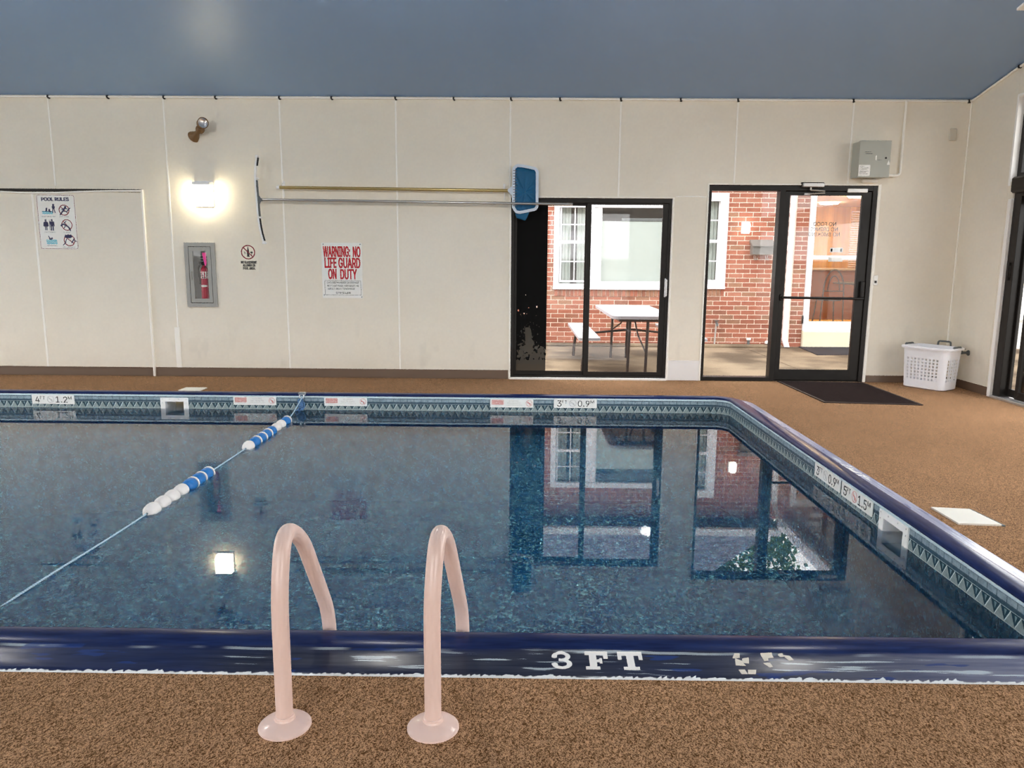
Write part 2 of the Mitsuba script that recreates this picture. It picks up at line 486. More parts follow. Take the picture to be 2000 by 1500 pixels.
def outline(s):
    """The pool edge from far left round the far right corner to the near left, moved outward by s."""
    pts = [(x, PYF + s) for x in np.arange(PXL, PX - R, 0.05)]
    a = np.radians(np.linspace(90, 0, 14))
    pts += [(PX - R + (R + s) * math.cos(t), PYF - R + (R + s) * math.sin(t)) for t in a]
    pts += [(PX + s, y) for y in np.arange(PYF - R - 0.05, PYN + R, -0.05)]
    pts += [(PX - R + (R + s) * math.cos(t), PYN + R - (R + s) * math.sin(t)) for t in np.radians(np.linspace(0, 90, 14))]
    pts += [(x, PYN - s) for x in np.arange(PX - R - 0.05, PXL - 0.01, -0.05)]
    return np.array(pts)


fl = struct('floor')
room = sbox(XL - 0.05, YNEAR - 0.05, XR + 0.06, D + 0.13)
rim = outline(0.203)
deck = room.difference(Polygon(rim))
m = ext(deck, 0.05)
m.apply_translation((0, 0, -0.05))
obj('carpet', m, CARPET, fl, label='brown looped pool deck carpet')

for name, parts in (('baseboard_far', [(-4.108, -0.135), (XL, -4.112), (3.835, XR - 0.01)]),):
    b = struct(name)
    for x0, x1 in parts:
        h = 0.10 if x1 < 0 else 0.075
        obj('strip', hull([(x, y, z) for x in (x0, x1) for y, z in ((D, 0), (D - 0.012, 0), (D - 0.012, 0.012), (D - 0.006, 0.03), (D - 0.005, h), (D, h))]), BASE, b)
b = struct('baseboard_right')
obj('strip', hull([(x, y, z) for y in (7.575, D - 0.01) for x, z in ((XR, 0), (XR - 0.012, 0), (XR - 0.006, 0.03), (XR - 0.005, 0.085), (XR, 0.085))]), BASE, b)
t1 = struct('trim_1')
obj('kick_plate', cb(1.645, 2.006, D - 0.005, D + 0.001, 0.0, 0.225, 0.002), plain('kick_plate', (0.80, 0.79, 0.78), 0.35), t1)

# ------------------------------------------------------------------ flush partition door on the left with its sagging top strip
d1 = struct('door_1')
obj('leaf', cb(-5.298, -4.108, D - 0.030, D - 0.002, 0.10, 2.012, 0.004), WALL, d1)
obj('leaf', cb(-6.50, -5.302, D - 0.030, D - 0.002, 0.10, 2.012, 0.004), WALL, d1)
obj('joint_strip', cb(-5.312, -5.288, D - 0.034, D - 0.029, 0.10, 2.0, 0.002), STRIP, d1)
obj('edge_strip', cb(-4.118, -4.098, D - 0.036, D, 0.0, 2.04, 0.003), STRIP, d1)
obj('gap', bx(-6.5, -4.11, D - 0.010, D + 0.002, 2.012, 2.045), DARKGAP, d1)
sag = [(x, D - 0.034, 2.026 - 0.030 * math.exp(-((x + 5.25) / 0.55) ** 2)) for x in np.linspace(-6.5, -4.11, 40)]
obj('top_strip', tube(sag, 0.011, 8), STRIP, d1, smooth=True)

# ------------------------------------------------------------------ sliding patio door
d2 = struct('door_2')
x0, x1, zt = -0.12, 1.632, 1.982
obj('casing', cat(cb(x0 - 0.008, x0 + 0.012, D - 0.012, D + 0.13, 0, zt + .012, .003), cb(x0, x1 + 0.016, D - 0.012, D + 0.13, zt, zt + 0.014, .003), cb(x1 - 0.004, x1 + 0.016, D - 0.012, D + 0.13, 0, zt + .01, .003)), STRIP, d2)
obj('sill', cb(x0, x1, D - 0.03, D + 0.12, -0.005, 0.022, 0.004), WHITE, d2)
obj('frame', cat(cb(x0 + .012, x0 + .045, D + .012, D + .11, .02, zt), cb(x1 - .037, x1 - .005, D + .012, D + .11, .02, zt), cb(x0 + .012, x1 - .005, D + .012, D + .11, zt - .05, zt), cb(x0 + .012, x1 - .005, D + .012, D + .11, .02, .045)), BLACK, d2)


def sash(parent, a, b, y, z0, z1, st, bot, top, label=None):
    s = obj('sash', cat(cb(a, a + st, y - .014, y + .014, z0, z1), cb(b - st, b, y - .014, y + .014, z0, z1), cb(a, b, y - .013, y + .013, z0, z0 + bot), cb(a, b, y - .013, y + .013, z1 - top, z1)), BLACK, parent, label=label)
    obj('pane', bx(a + st - .01, b - st + .01, y - .002, y + .002, z0 + bot - .01, z1 - top + .01).slice_plane((0, y, 0), (0, -1, 0)), PANE, s)
    return s


def sheet(x0, x1, y, z0, z1):
    return trimesh.Trimesh([(x0, y, z0), (x1, y, z0), (x1, y, z1), (x0, y, z1)], [(0, 1, 2), (0, 2, 3)], process=False)


sa = obj('sash', cat(cb(x0 + .04, x0 + .075, D + .066, D + .094, .04, zt - .045), cb(.700, .745, D + .066, D + .094, .04, zt - .045), cb(x0 + .04, .745, D + .067, D + .093, .04, .085), cb(x0 + .04, .745, D + .067, D + .093, zt - .075, zt - .045)), BLACK, d2)
obj('pane', sheet(x0 + .07, .71, D + .08, .08, zt - .07), PANE, sa)
sb = obj('sash', cat(cb(.712, .762, D + .026, D + .054, .03, zt - .04), cb(1.535, x1 - .03, D + .026, D + .054, .03, zt - .04), cb(.712, x1 - .03, D + .027, D + .053, .03, .085), cb(.712, x1 - .03, D + .027, D + .053, zt - .065, zt - .04)), BLACK, d2)
obj('pane', sheet(.755, 1.545, D + .04, .08, zt - .06), PANE, sb)
obj('handle', cat(cb(1.588, 1.606, D - .012, D + .030, .935, 1.12, .005), cb(1.580, 1.614, D + .018, D + .027, .925, 1.13, .004)), PLASTIC, sb, label='white pull handle')
# black film on the left part of the fixed pane, peeled away in flakes near its foot
random.seed(4)
film = sbox(-0.05, 0.24, 0.290, zt - .07)
rag = [(-0.05, 0.20)]
for i in range(34):
    rag.append((-0.05 + 0.34 * i / 33, 0.23 + random.uniform(-0.035, 0.035)))
film = sbox(-0.05, 0.20, 0.29, zt - .07).difference(Polygon([(-0.06, 0.19)] + [(a + .004 * (i > 0), b) for i, (a, b) in enumerate(rag)] + [(0.30, 0.19)]).buffer(0))
flakes = []
for i in range(230):
    z = 0.24 + abs(random.gauss(0, 0.085)) if i < 150 else 0.24 + abs(random.gauss(0, 0.26))
    cx = 0.07 + random.gauss(0, 0.075) if z > 0.38 else random.uniform(-0.03, 0.28)
    r = random.uniform(0.004, 0.014) * (1.5 if z < 0.36 else 0.8)
    k = random.randint(5, 8)
    flakes.append(Polygon([(cx + r * random.uniform(.5, 1.2) * math.cos(2 * math.pi * j / k), z + r * 1.3 * random.uniform(.5, 1.2) * math.sin(2 * math.pi * j / k)) for j in range(k)]))
for cx, zc, w, h in ((.09, .50, .05, .12), (.10, .40, .06, .08), (.08, .33, .08, .05)):
    flakes.append(Polygon([(cx + w * random.uniform(.6, 1.1) * math.cos(t), zc + h * random.uniform(.6, 1.1) * math.sin(t)) for t in np.linspace(0, 6.1, 11)]))
film = film.buffer(0).difference(unary_union([f.convex_hull for f in flakes])).buffer(0)
obj('residue', face(ext(sbox(-.05, .075, .285, .72), .001), (0, D + .0845, 0)), diffuse('film_residue', (0.085, 0.075, 0.06)), sa, label='grey brown backing showing where the film has peeled')
obj('film', face(ext(film, 0.001), (0, D + 0.0785, 0)), FILM, sa, label='black film peeling off the glass near the bottom')

# ------------------------------------------------------------------ entry door with side light
d3 = struct('door_3')
obj('casing', cat(cb(2.000, 2.016, D - .012, D + .13, 0, 2.14, .003), cb(2.0, 3.836, D - .012, D + .13, 2.130, 2.144, .003), cb(3.818, 3.850, D - .016, D + .13, 0, 2.144, .003)), STRIP, d3)
obj('frame', cat(cb(2.016, 2.048, D + .0, D + .12, 0, 2.13), cb(2.016, 3.82, D + .0, D + .12, 2.072, 2.13), cb(2.782, 2.842, D + .0, D + .12, 0, 2.08), cb(3.772, 3.82, D - .004, D + .12, 0, 2.13), cb(2.016, 2.80, D + .0, D + .12, 0.0, .042), cb(2.84, 3.79, D + .02, D + .12, -.01, .012)), BLACK, d3)
obj('pane', sheet(2.04, 2.79, D + .06, .035, 2.08), PANE, d3, label='tall side light pane')
leaf = obj('leaf', cat(cb(2.842, 2.897, D + .016, D + .060, .014, 2.070), cb(3.672, 3.774, D + .016, D + .060, .014, 2.070), cb(2.842, 3.774, D + .017, D + .059, .014, .132), cb(2.842, 3.774, D + .017, D + .059, 2.028, 2.070)), BLACK, d3)
obj('pane', sheet(2.885, 3.685, D + .038, .125, 2.035), PANE, leaf)
obj('push_bar', cat(tube(fillet([(2.868, D + .02, .935), (2.868, D - .055, .935), (3.738, D - .055, .928), (3.738, D - .01, .94)], .03), .014, 10), cb(2.850, 2.886, D - .006, D + .018, .90, .97, .006), cb(3.716, 3.758, D - .03, D + .018, .915, 1.115, .01)), BLACK, leaf, smooth=40)
obj('lettering', cat(*[face(text(s, .040, .0006, width=w), (3.295, D + .0415, z), (-1, 0, 0)) for s, w, z in (('NO FOOD', .245, 1.727), ('NO DRINKS', .292, 1.672), ('NO SMOKING', .340, 1.617))]), INK, leaf, label='thin black letters on the outside of the glass, seen from behind')
for z0, z1, xa, xb in ((1.425, 1.475, 3.372, 3.512), (1.325, 1.372, 3.362, 3.518)):
    obj('sticker', cb(xa, xb, D + .0405, D + .0415, z0, z1, .0003), SIGN, leaf)
obj('sticker', cat(cb(3.382, 3.399, D + .0385, D + .0405, 1.435, 1.465, .0003), cb(3.485, 3.502, D + .0385, D + .0405, 1.435, 1.465, .0003)), INK, leaf)
obj('hinge_cover', cb(3.495, 3.712, D - .012, D + .018, 2.056, 2.100, .004), ALU, d3, label='brushed aluminium plate at the head of the door')
cl3 = obj('closer', cb(3.005, 3.228, D - .06, D - .012, 2.108, 2.152, .006), ALU, d3, label='aluminium door closer')
obj('arm', cat(tube([(3.09, D - .035, 2.108), (3.09, D - .035, 2.078)], .010, 8), tube([(3.09, D - .04, 2.078), (3.235, D - .05, 2.068), (3.245, D - .03, 2.050), (3.06, D + .0, 2.040)], .007, 8), cb(3.04, 3.10, D - .008, D + .016, 2.03, 2.05, .003)), ALU, cl3)
obj('back_plate', cb(2.995, 3.238, D - .014, D + .002, 2.10, 2.162, .004), BLACK, cl3)

# ------------------------------------------------------------------ sliding doors and transom in the right wall
d4 = struct('door_4')
obj('casing', cat(cb(XR - .030, XR + .12, 7.508, 7.556, 0, 1.935, .005), cb(XR - .012, XR + .12, GA - .04, GA, 0, 2.0, .005)), WHITE, d4)
obj('sill', cb(XR - .03, XR + .11, GA, 7.508, -.005, .022, .004), ALU, d4)
obj('frame', cat(cb(XR + .0, XR + .11, 7.40, 7.508, .02, 2.0), cb(XR + .0, XR + .11, GA, GA + .05, .02, 2.0), cb(XR, XR + .11, GA, 7.50, 1.95, 2.0)), BLACK, d4)
obj('valance', cb(XR - .055, XR + .11, GA - .02, 7.502, 1.985, 2.135, .018), BLACK, d4)
for a, b, xx in ((7.13, 7.42, XR + .085), (5.95, 7.22, XR + .045), (4.80, 6.05, XR + .085), (3.10, 4.90, XR + .045), (1.24, 3.2, XR + .085)):
    s = obj('sash', cat(cb(xx - .016, xx + .016, a, a + .07, .03, 1.96), cb(xx - .016, xx + .016, b - .05, b, .03, 1.96), cb(xx - .015, xx + .015, a, b, .03, .105), cb(xx - .015, xx + .015, a, b, 1.88, 1.96)), BLACK, d4)
    obj('pane', trimesh.Trimesh([(xx, a + .06, .1), (xx, b - .04, .1), (xx, b - .04, 1.89), (xx, a + .06, 1.89)], [(0, 1, 2), (0, 2, 3)], process=False), PANE, s)
obj('latch', cat(cb(XR - .015, XR + .01, 7.445, 7.462, 1.16, 1.19, .003), cb(XR - .015, XR + .01, 7.445, 7.462, 1.30, 1.33, .003), cb(XR - .02, XR - .008, 7.447, 7.460, 1.16, 1.33, .003)), BLACK, d4)
w1 = struct('window_1')
obj('reveal', cat(cb(XR - .012, XR + .12, 7.585, 7.612, 2.06, 2.91, .004), cb(XR - .012, XR + .12, GA - .03, 7.61, 2.885, 2.912, .004)), WHITE, w1)
tr = obj('window_frame', cat(cb(XR + .05, XR + .10, 7.53, 7.59, 2.13, 2.89), cb(XR + .05, XR + .10, GA, GA + .06, 2.13, 2.89), cb(XR + .05, XR + .10, 5.4, 5.47, 2.13, 2.89), cb(XR + .05, XR + .10, GA, 7.59, 2.84, 2.89), cb(XR + .05, XR + .10, GA, 7.59, 2.13, 2.18)), BLACK, w1)
obj('pane', trimesh.Trimesh([(XR + .075, GA, 2.15), (XR + .075, 7.56, 2.15), (XR + .075, 7.56, 2.86), (XR + .075, GA, 2.86)], [(0, 1, 2), (0, 2, 3)], process=False), PANE, w1)
# windows of the near and left walls
for i, (a, b) in enumerate(near_open):
    w = struct(f'window_{2 + i}')
    y = YNEAR - .05
    obj('window_frame', cat(cb(a, a + .06, y - .04, y + .04, .05, 2.45), cb(b - .06, b, y - .04, y + .04, .05, 2.45), cb((a + b) / 2 - .04, (a + b) / 2 + .04, y - .04, y + .04, .05, 2.45), cb(a, b, y - .04, y + .04, .05, .12), cb(a, b, y - .04, y + .04, 2.38, 2.45)), BLACK, w)
    obj('pane', sheet(a, b, y, .06, 2.44), PANE, w)
for i, (a, b) in enumerate(((1.6, 4.2), (4.6, 7.4))):
    w = struct(f'window_{5 + i}')
    x = XL - .05
    obj('window_frame', cat(cb(x - .04, x + .04, a, a + .06, .35, 2.2), cb(x - .04, x + .04, b - .06, b, .35, 2.2), cb(x - .04, x + .04, a, b, .35, .42), cb(x - .04, x + .04, a, b, 2.13, 2.2)), BLACK, w)
    obj('pane', trimesh.Trimesh([(x, a, .36), (x, b, .36), (x, b, 2.19), (x, a, 2.19)], [(0, 1, 2), (0, 2, 3)], process=False), PANE, w)

# ------------------------------------------------------------------ pool: coping, bead, liner, bed, water
pool = thing('swimming_pool', 'large rectangular indoor pool with navy coping and patterned blue vinyl liner', 'swimming pool')
PROF = [(-0.002, 0.022), (-0.016, 0.026), (-0.021, 0.033), (-0.018, 0.040), (-0.004, 0.0455), (0.020, 0.0485), (0.045, 0.0485), (0.070, 0.046), (0.090, 0.0405), (0.0985, 0.0355)]
PROF2 = [(0.0985, 0.0355), (0.102, 0.0315), (0.13, 0.026), (0.165, 0.0195), (0.195, 0.0125), (0.205, 0.008), (0.208, 0.0), (0.208, -0.03)]


def sweep(prof):
    V = np.array([np.c_[outline(s), np.full(len(outline(s)), z)] for s, z in prof])
    k, n = V.shape[:2]
    F = []
    for i in range(k - 1):
        for j in range(n - 1):
            a, b, c, d = i * n + j, i * n + j + 1, (i + 1) * n + j + 1, (i + 1) * n + j
            F += [(a, b, c), (a, c, d)]
    m = trimesh.Trimesh(V.reshape(-1, 3), F, process=False)
    mid = len(m.faces) // 2
    return m


def joined(*ms):
    vs, fs, o = [], [], 0
    for m in ms:
        vs.append(np.array(m.vertices)); fs.append(np.array(m.faces) + o); o += len(m.vertices)
    return trimesh.Trimesh(np.vstack(vs), np.vstack(fs), process=False)


def upright(m):
    if m.face_normals[:, 2].sum() < 0:
        m.invert()
    return m


cop = obj('coping', joined(upright(sweep(PROF)), upright(sweep(PROF2))), COPING, pool, smooth=True, label='navy painted bullnose coping, worn to pale grey along its outer flange')
obj('bead_track', sweep([(-0.001, 0.024), (-0.007, 0.021), (-0.008, 0.010), (-0.005, 0.003), (0.0, 0.002)]), BEAD, pool, smooth=True, label='pale liner bead under the coping')


def profile_at(s):
    P = PROF[2:] + PROF2[1:-1]
    i = next(k for k in range(len(P) - 1) if P[k][0] <= s <= P[k + 1][0])
    (s0, z0), (s1, z1) = P[i], P[i + 1]
    t = (s - s0) / (s1 - s0)
    nx, nz = -(z1 - z0), (s1 - s0)
    l = math.hypot(nx, nz)
    return z0 + t * (z1 - z0), nx / l, nz / l


def on_coping(poly, kind):
    """Paint lying on the coping: poly in (u, s); u is x on the near side and y on the right side."""
    m = ext(poly, 0.0006)
    for _ in range(3):
        m = m.subdivide()
    v = np.array(m.vertices)
    out = np.empty_like(v)
    for i, (u, s, d) in enumerate(v):
        z, ns, nz = profile_at(float(np.clip(s, 0.0, 0.204)))
        s2, z2 = s + ns * (d + .0004), z + nz * (d + .0004)
        out[i] = (u, PYN - s2, z2) if kind == 'near' else (PX + s2, u, z2)
    m2 = trimesh.Trimesh(out, m.faces, process=False)
    if m2.face_normals[:, 2].sum() < 0:
        m2.invert()
    return m2


def slab_F(w, h):
    return unary_union([sbox(.18 * w, 0, .50 * w, h), sbox(0, 0, .62 * w, .17 * h), sbox(0, .83 * h, w, h), sbox(.80 * w, .62 * h, w, h), sbox(.2 * w, .42 * h, .74 * w, .58 * h), sbox(.62 * w, .34 * h, .74 * w, .66 * h)])


def slab_T(w, h):
    return unary_union([sbox(.35 * w, 0, .65 * w, h), sbox(.18 * w, 0, .82 * w, .17 * h), sbox(0, .82 * h, w, h), sbox(0, .58 * h, .16 * w, h), sbox(.84 * w, .58 * h, w, h)])


def slab_3(w, h):
    top = affinity.scale(ring(0, 0, 1, .52, 10), .46 * w, .27 * h).buffer(0)
    bot = affinity.scale(ring(0, 0, 1, .50, 10), .50 * w, .30 * h).buffer(0)
    top = affinity.translate(top, .48 * w, .73 * h).difference(sbox(-1, .52 * h, .38 * w, .66 * h))
    bot = affinity.translate(bot, .5 * w, .30 * h).difference(sbox(-1, .32 * h, .42 * w, .46 * h))
    return unary_union([top.difference(sbox(-1, 0, .45 * w, .60 * h)), bot.difference(sbox(-1, .44 * h, .4 * w, h)), sbox(.36 * w, .45 * h, .62 * w, .60 * h), Point(.16 * w, .74 * h).buffer(.13 * w), Point(.17 * w, .24 * h).buffer(.14 * w)]).buffer(0)


S0, S1 = 0.178, 0.098      # foot and head of the letters on the flange


def letters(items, kind):
    out = []
    for poly, u0, sgn in items:
        q = shapely.transform(poly, lambda c: np.c_[u0 + sgn * c[:, 0], S0 - c[:, 1]])
        out.append(on_coping(q.buffer(0), kind) if not hasattr(q, 'geoms') else cat([on_coping(g, kind) for g in q.geoms]))
    return cat(out)


H = S0 - S1
obj('depth_letter', letters([(slab_3(.068, H), .112, 1)], 'near'), WHITE, cop, label='white painted figure 3')
obj('depth_letter', letters([(slab_F(.076, H), .224, 1)], 'near'), WHITE, cop, label='white painted letter F')
obj('depth_letter', letters([(slab_T(.082, H), .333, 1)], 'near'), WHITE, cop, label='white painted letter T')
CHIP = plain('cream_chip', (0.72, 0.67, 0.58), 0.5)
frag = [[(.718, .150), (.748, .152), (.742, .138), (.762, .140), (.768, .115), (.748, .120), (.744, .132), (.724, .120)], [(.716, .117), (.738, .115), (.742, .100), (.726, .100)], [(.748, .188), (.770, .188), (.776, .172), (.752, .172)],
        [(.726, .188), (.744, .188), (.740, .172), (.722, .172)], [(.814, .098), (.850, .096), (.851, .112), (.832, .114), (.830, .126), (.818, .128)], [(.812, .140), (.832, .138), (.836, .154), (.826, .158)], [(.872, .100), (.886, .097), (.888, .106), (.876, .108)], [(.890, .102), (.908, .104), (.914, .122), (.900, .124), (.894, .114)]]
for f in frag:
    obj('worn_mark', on_coping(Polygon(f).buffer(.0015), 'near'), CHIP, cop, label='cream remains of an older depth mark')
rfrag = [(4.79, .10, 4.76, .17, .016), (4.72, .085, 4.70, .155, .018), (4.69, .12, 4.60, .125, .016), (4.63, .095, 4.61, .165, .016), (4.58, .155, 4.50, .16, .014), (4.545, .10, 4.53, .15, .018), (4.50, .135, 4.44, .14, .012)]
for a, s0, b, s1, w in rfrag:
    obj('worn_mark', on_coping(bar(a, s0, b, s1, w), 'right'), WHITE, cop, label='white remains of a depth mark on the right side')

sk_far = (-3.407, -3.229, -0.180, -0.045)
sk_right = (3.735, 3.945, -0.180, -0.040)     # y0, y1, z0, z1
wallA = sbox(PXL, -1.6, PX - R, .005).difference(sbox(sk_far[0], sk_far[2], sk_far[1], sk_far[3]))
wallB = sbox(-(PYF - R), -1.6, -(PYN + R), .005).difference(sbox(-sk_right[1], sk_right[2], -sk_right[0], sk_right[3]))


def flat(poly, origin, right):
    v, f = trimesh.creation.triangulate_polygon(poly, engine='earcut')
    return face(trimesh.Trimesh(np.c_[v, np.zeros(len(v))], f, process=False), origin, right)


def arc_strip(a0, a1, cx, cy, sy):
    a = np.radians(np.linspace(a0, a1, 14))
    P = [(cx + R * math.cos(t), cy + sy * R * math.sin(t)) for t in a]
    V = [(x, y, z) for x, y in P for z in (.005, -1.6)]
    F = []
    for i in range(13):
        F += [(2 * i, 2 * i + 1, 2 * i + 3), (2 * i, 2 * i + 3, 2 * i + 2)]
    return trimesh.Trimesh(V, F, process=False)


ln = joined(flat(wallA, (0, PYF, 0), (1, 0, 0)), flat(wallB, (PX, 0, 0), (0, -1, 0)), arc_strip(90, 0, PX - R, PYF - R, 1), arc_strip(0, 90, PX - R, PYN + R, -1),
            flat(sbox(-(PX - R), -1.6, -PXL, .005), (0, PYN, 0), (-1, 0, 0)), flat(sbox(PYN, -1.6, PYF, .005), (PXL, 0, 0), (0, 1, 0)))
obj('liner', ln, LINER, pool, label='vinyl liner printed with a border of blocks and triangles')
v = [(x, y, -1.02 if x > -2.2 else (-1.02 + (x + 2.2) * .075)) for y in (PYN - .01, PYF + .01) for x in (PXL - .01, -2.2, PX + .01)]
obj('bed', trimesh.Trimesh(v, [(0, 1, 4), (0, 4, 3), (1, 2, 5), (1, 5, 4)], process=False), POOLBED, pool, label='liner floor with teal squiggles on navy')
wp = unary_union([Polygon(outline(.0005)).buffer(0), sbox(sk_far[0] + .002, PYF - .01, sk_far[1] - .002, PYF + .23), sbox(PX - .01, sk_right[0] + .002, PX + .23, sk_right[1] - .002)])
vv, ff = trimesh.creation.triangulate_polygon(wp, engine='earcut')
wm = upright(trimesh.Trimesh(np.c_[vv, np.full(len(vv), ZW)], ff, process=False))
obj('pool_water', wm, WATER, label='still clear water filling the swimming pool, mirroring the far wall', cat='water', kind='stuff')

# skimmers
SKW = plain('skimmer_white', (0.93, 0.93, 0.91), 0.4)
SKIN = plain('skimmer_inside', (0.45, 0.36, 0.20), 0.5)


def skimmer(label, X0, X1, o0, o1, zt, zb, ot, ob, place):
    t = thing('pool_skimmer', label, 'pool skimmer', 'skimmers set in the pool wall')
    fr = sbox(X0, zb, X1, zt).difference(sbox(o0, ob, o1, ot))
    obj('frame', place(ext(fr, .008)), SKW, t)
    dpt = .22
    th = cat(place(bx(o0 - .006, o0, ob, ot, -dpt, .004)), place(bx(o1, o1 + .006, ob, ot, -dpt, .004)), place(bx(o0, o1, ot, ot + .006, -dpt, .004)), place(bx(o0, o1, ob - .006, ob, -dpt, .004)))
    obj('throat', th, PLASTIC, t)
    obj('back', place(bx(o0, o1, ob, ot, -dpt - .006, -dpt)), SKIN, t)
    px = [X0 + .018, X0 + (X1 - X0) / 3, X0 + 2 * (X1 - X0) / 3, X1 - .018]
    pts = [(x, zt - .014) for x in px] + [(X0 + .018, zt - .05), (X1 - .018, zt - .05), (X0 + .018, zb + .06), (X1 - .018, zb + .06)] + [(x, zb + .014) for x in px]
    for x, z in pts:
        obj('screw', place(lathe([(0, .0), (.0045, .0), (.0035, .003), (0, .0035)], (x, z, .008), n=8)), ALU, t)


skimmer('white square skimmer mouth in the far pool wall, left of the lane rope', -3.452, -3.184, sk_far[0], sk_far[1], -.007, -.222, sk_far[3], sk_far[2], lambda m: face(m, (0, PYF, 0)))
skimmer('white skimmer mouth in the right pool wall, beside the 5FT tile', -3.995, -3.685, -sk_right[1], -sk_right[0], .002, -.222, sk_right[3], sk_right[2], lambda m: face(m, (PX, 0, 0), (0, -1, 0)))
lidn = obj('skimmer_lid', cb(-3.424, -3.200, 7.42, 7.60, 0.0, 0.010, .003), LID, label='white skimmer lid on the deck behind the far coping', cat='lid', group='skimmer lids on the deck')
t = thing('skimmer_lid', 'cream square skimmer lid set in the carpet right of the pool', 'lid', 'skimmer lids on the deck')
obj('cover', hull([(x, y, z) for x, y in ((2.257, 4.001), (2.450, 3.973), (2.474, 3.727), (2.261, 3.743)) for z in (0, .009)]), LID, t)
obj('rim', hull([(x, y, z) for x, y in ((2.447, 3.985), (2.462, 3.985), (2.488, 3.722), (2.472, 3.722)) for z in (0, .007)]), GREYP, t, label='dark edge of the recess')


# depth tiles on the liner
def no_dive(cx, cy, r, w):
    shapes = [ring(cx, cy, r, w), bar(cx - r * .68, cy + r * .68, cx + r * .68, cy - r * .68, w)]
    fig = [Point(cx + .35 * r, cy - .28 * r).buffer(.15 * r), limb([(cx - .55 * r, cy + .15 * r), (cx - .1 * r, cy + .1 * r), (cx + .25 * r, cy - .12 * r)], .2 * r), limb([(cx, cy), (cx + .1 * r, cy - .45 * r), (cx + .3 * r, cy - .6 * r)], .12 * r)]
    return unary_union(shapes), unary_union(fig)


PALERED = plain('pale_red', (0.62, 0.22, 0.20), 0.5)
PALEGREY = plain('pale_grey', (0.52, 0.52, 0.50), 0.5)


def depth_tile(label, ft, mm, place, w=.410, h=.090, strong=False):
    t = thing('depth_tile', label, 'depth marker', 'depth tiles on the pool wall')
    obj('tile', place(ext(rrect(-w / 2, w / 2, -h / 2, h / 2, .004), .005)), TILE, t)
    ink = [text(ft, .058, .0008, width=.042, center=(-.152, -.002)), text('FT', .030, .0008, width=.050, center=(-.102, .014)), text(mm, .058, .0008, width=.112, center=(.080, -.002)), text('M', .028, .0008, width=.036, center=(.162, .016))]
    obj('lettering', place(cat(ink).apply_translation((0, 0, .005))), INK, t)
    rg, fg = no_dive(-.024, 0, .034, .004)
    obj('no_diving_mark', place(ext(unary_union([rg, fg]), .0007).apply_translation((0, 0, .005))), PALERED if strong else PALEGREY, t)


def dive_tile(label, place, w=.412, h=.082):
    t = thing('no_diving_tile', label, 'warning tile', 'no diving tiles on the far pool wall')
    obj('tile', place(ext(rrect(-w / 2, w / 2, -h / 2, h / 2, .004), .005)), TILE, t)
    mark = unary_union([rrect(-.190, -.078, -.014, .032, .006).difference(rrect(-.184, -.084, -.008, .026, .004)), rrect(-.181, -.087, -.005, .023, .003)])
    obj('danger_mark', place(ext(mark, .0006).apply_translation((0, 0, .005))), PALERED, t)
    obj('danger_word', place(text('DANGER', .016, .0012, width=.080, center=(-.134, .009)).apply_translation((0, 0, .005))), TILE, t)
    obj('lettering', place(cat(text('NO DIVING', .014, .0006, width=.092, center=(.022, .022)), text('SHALLOW WATER', .014, .0006, width=.128, center=(.022, .000)), bx(-.055, .10, -.020, -.018, 0, .0006), bx(-.17, -.09, -.024, -.022, 0, .0006)).apply_translation((0, 0, .005))), PALEGREY, t)
    rg, fg = no_dive(.166, .002, .030, .0035)
    obj('no_diving_mark', place(ext(rg, .0006).apply_translation((0, 0, .005))), PALERED, t)
    obj('diver', place(ext(fg, .0005).apply_translation((0, 0, .005))), RED, t)


F = PYF - .004
depth_tile('white depth tile reading 4FT 1.2M on the far pool wall at the left', '4', '1.2', lambda m: face(m, (-4.487, F, -.033), (1, 0, -.006)))
depth_tile('white depth tile reading 3FT 0.9M on the far pool wall below the glass door', '3', '0.9', lambda m: face(m, (.531, F, -.026)))
depth_tile('white depth tile reading 3FT 0.9M on the right pool wall', '3', '0.9', lambda m: face(m, (PX - .004, 4.708, -.032), (0, -1, 0)))
depth_tile('white depth tile reading 5FT 1.5M on the right pool wall beside the skimmer', '5', '1.5', lambda m: face(m, (PX - .004, 4.280, -.036), (0, -1, 0)), strong=True)
dive_tile('white no diving tile on the far pool wall just left of the lane rope anchor', lambda m: face(m, (-2.541, F, -.030)))
dive_tile('white no diving tile on the far pool wall just right of the lane rope anchor', lambda m: face(m, (-1.667, F, -.031)))
dive_tile('white no diving tile on the far pool wall next to the 3FT tile', lambda m: face(m, (-.076, F, -.031)))

# ------------------------------------------------------------------ lane rope with floats
lr = thing('lane_rope', 'blue and white safety rope with two runs of floats lying across the pool', 'rope')
pts = [(-2.085, PYN + .02, .015), (-2.105, PYN + .06, -.07), (-2.148, 2.60, ZW + .001), (-2.150, 3.0, ZW + .002), (-2.120, 3.7, ZW + .003), (-2.106, 4.05, ZW + .006), (-2.098, 4.4, ZW + .008), (-2.088, 5.0, ZW + .007), (-2.083, 5.45, ZW + .006), (-2.070, 6.0, ZW + .006), (-2.068, 6.56, ZW + .010), (-2.080, 6.80, -.075), (-2.083, 6.99, -.025), (-2.078, 7.075, .012)]
obj('line', tube(spline(pts, 160), .0050, 8), ROPE, lr, smooth=True)


def float_mesh(y0, L=.118, r=.043):
    x = np.interp(y0, [4.1, 5.0, 6.0, 6.6], [-2.100, -2.085, -2.070, -2.068])
    pr = [(.006, 0), (.018, .002), (.031, .011), (.0395, .030), (r, .056), (r, .080), (.041, .091), (.034, .098), (.028, .101), (.027, .115), (.008, .116)]
    return lathe([(a * r / .043, b * L / .118) for a, b in pr], (x, y0, ZW + .010), (0, 1, 0), 24), x


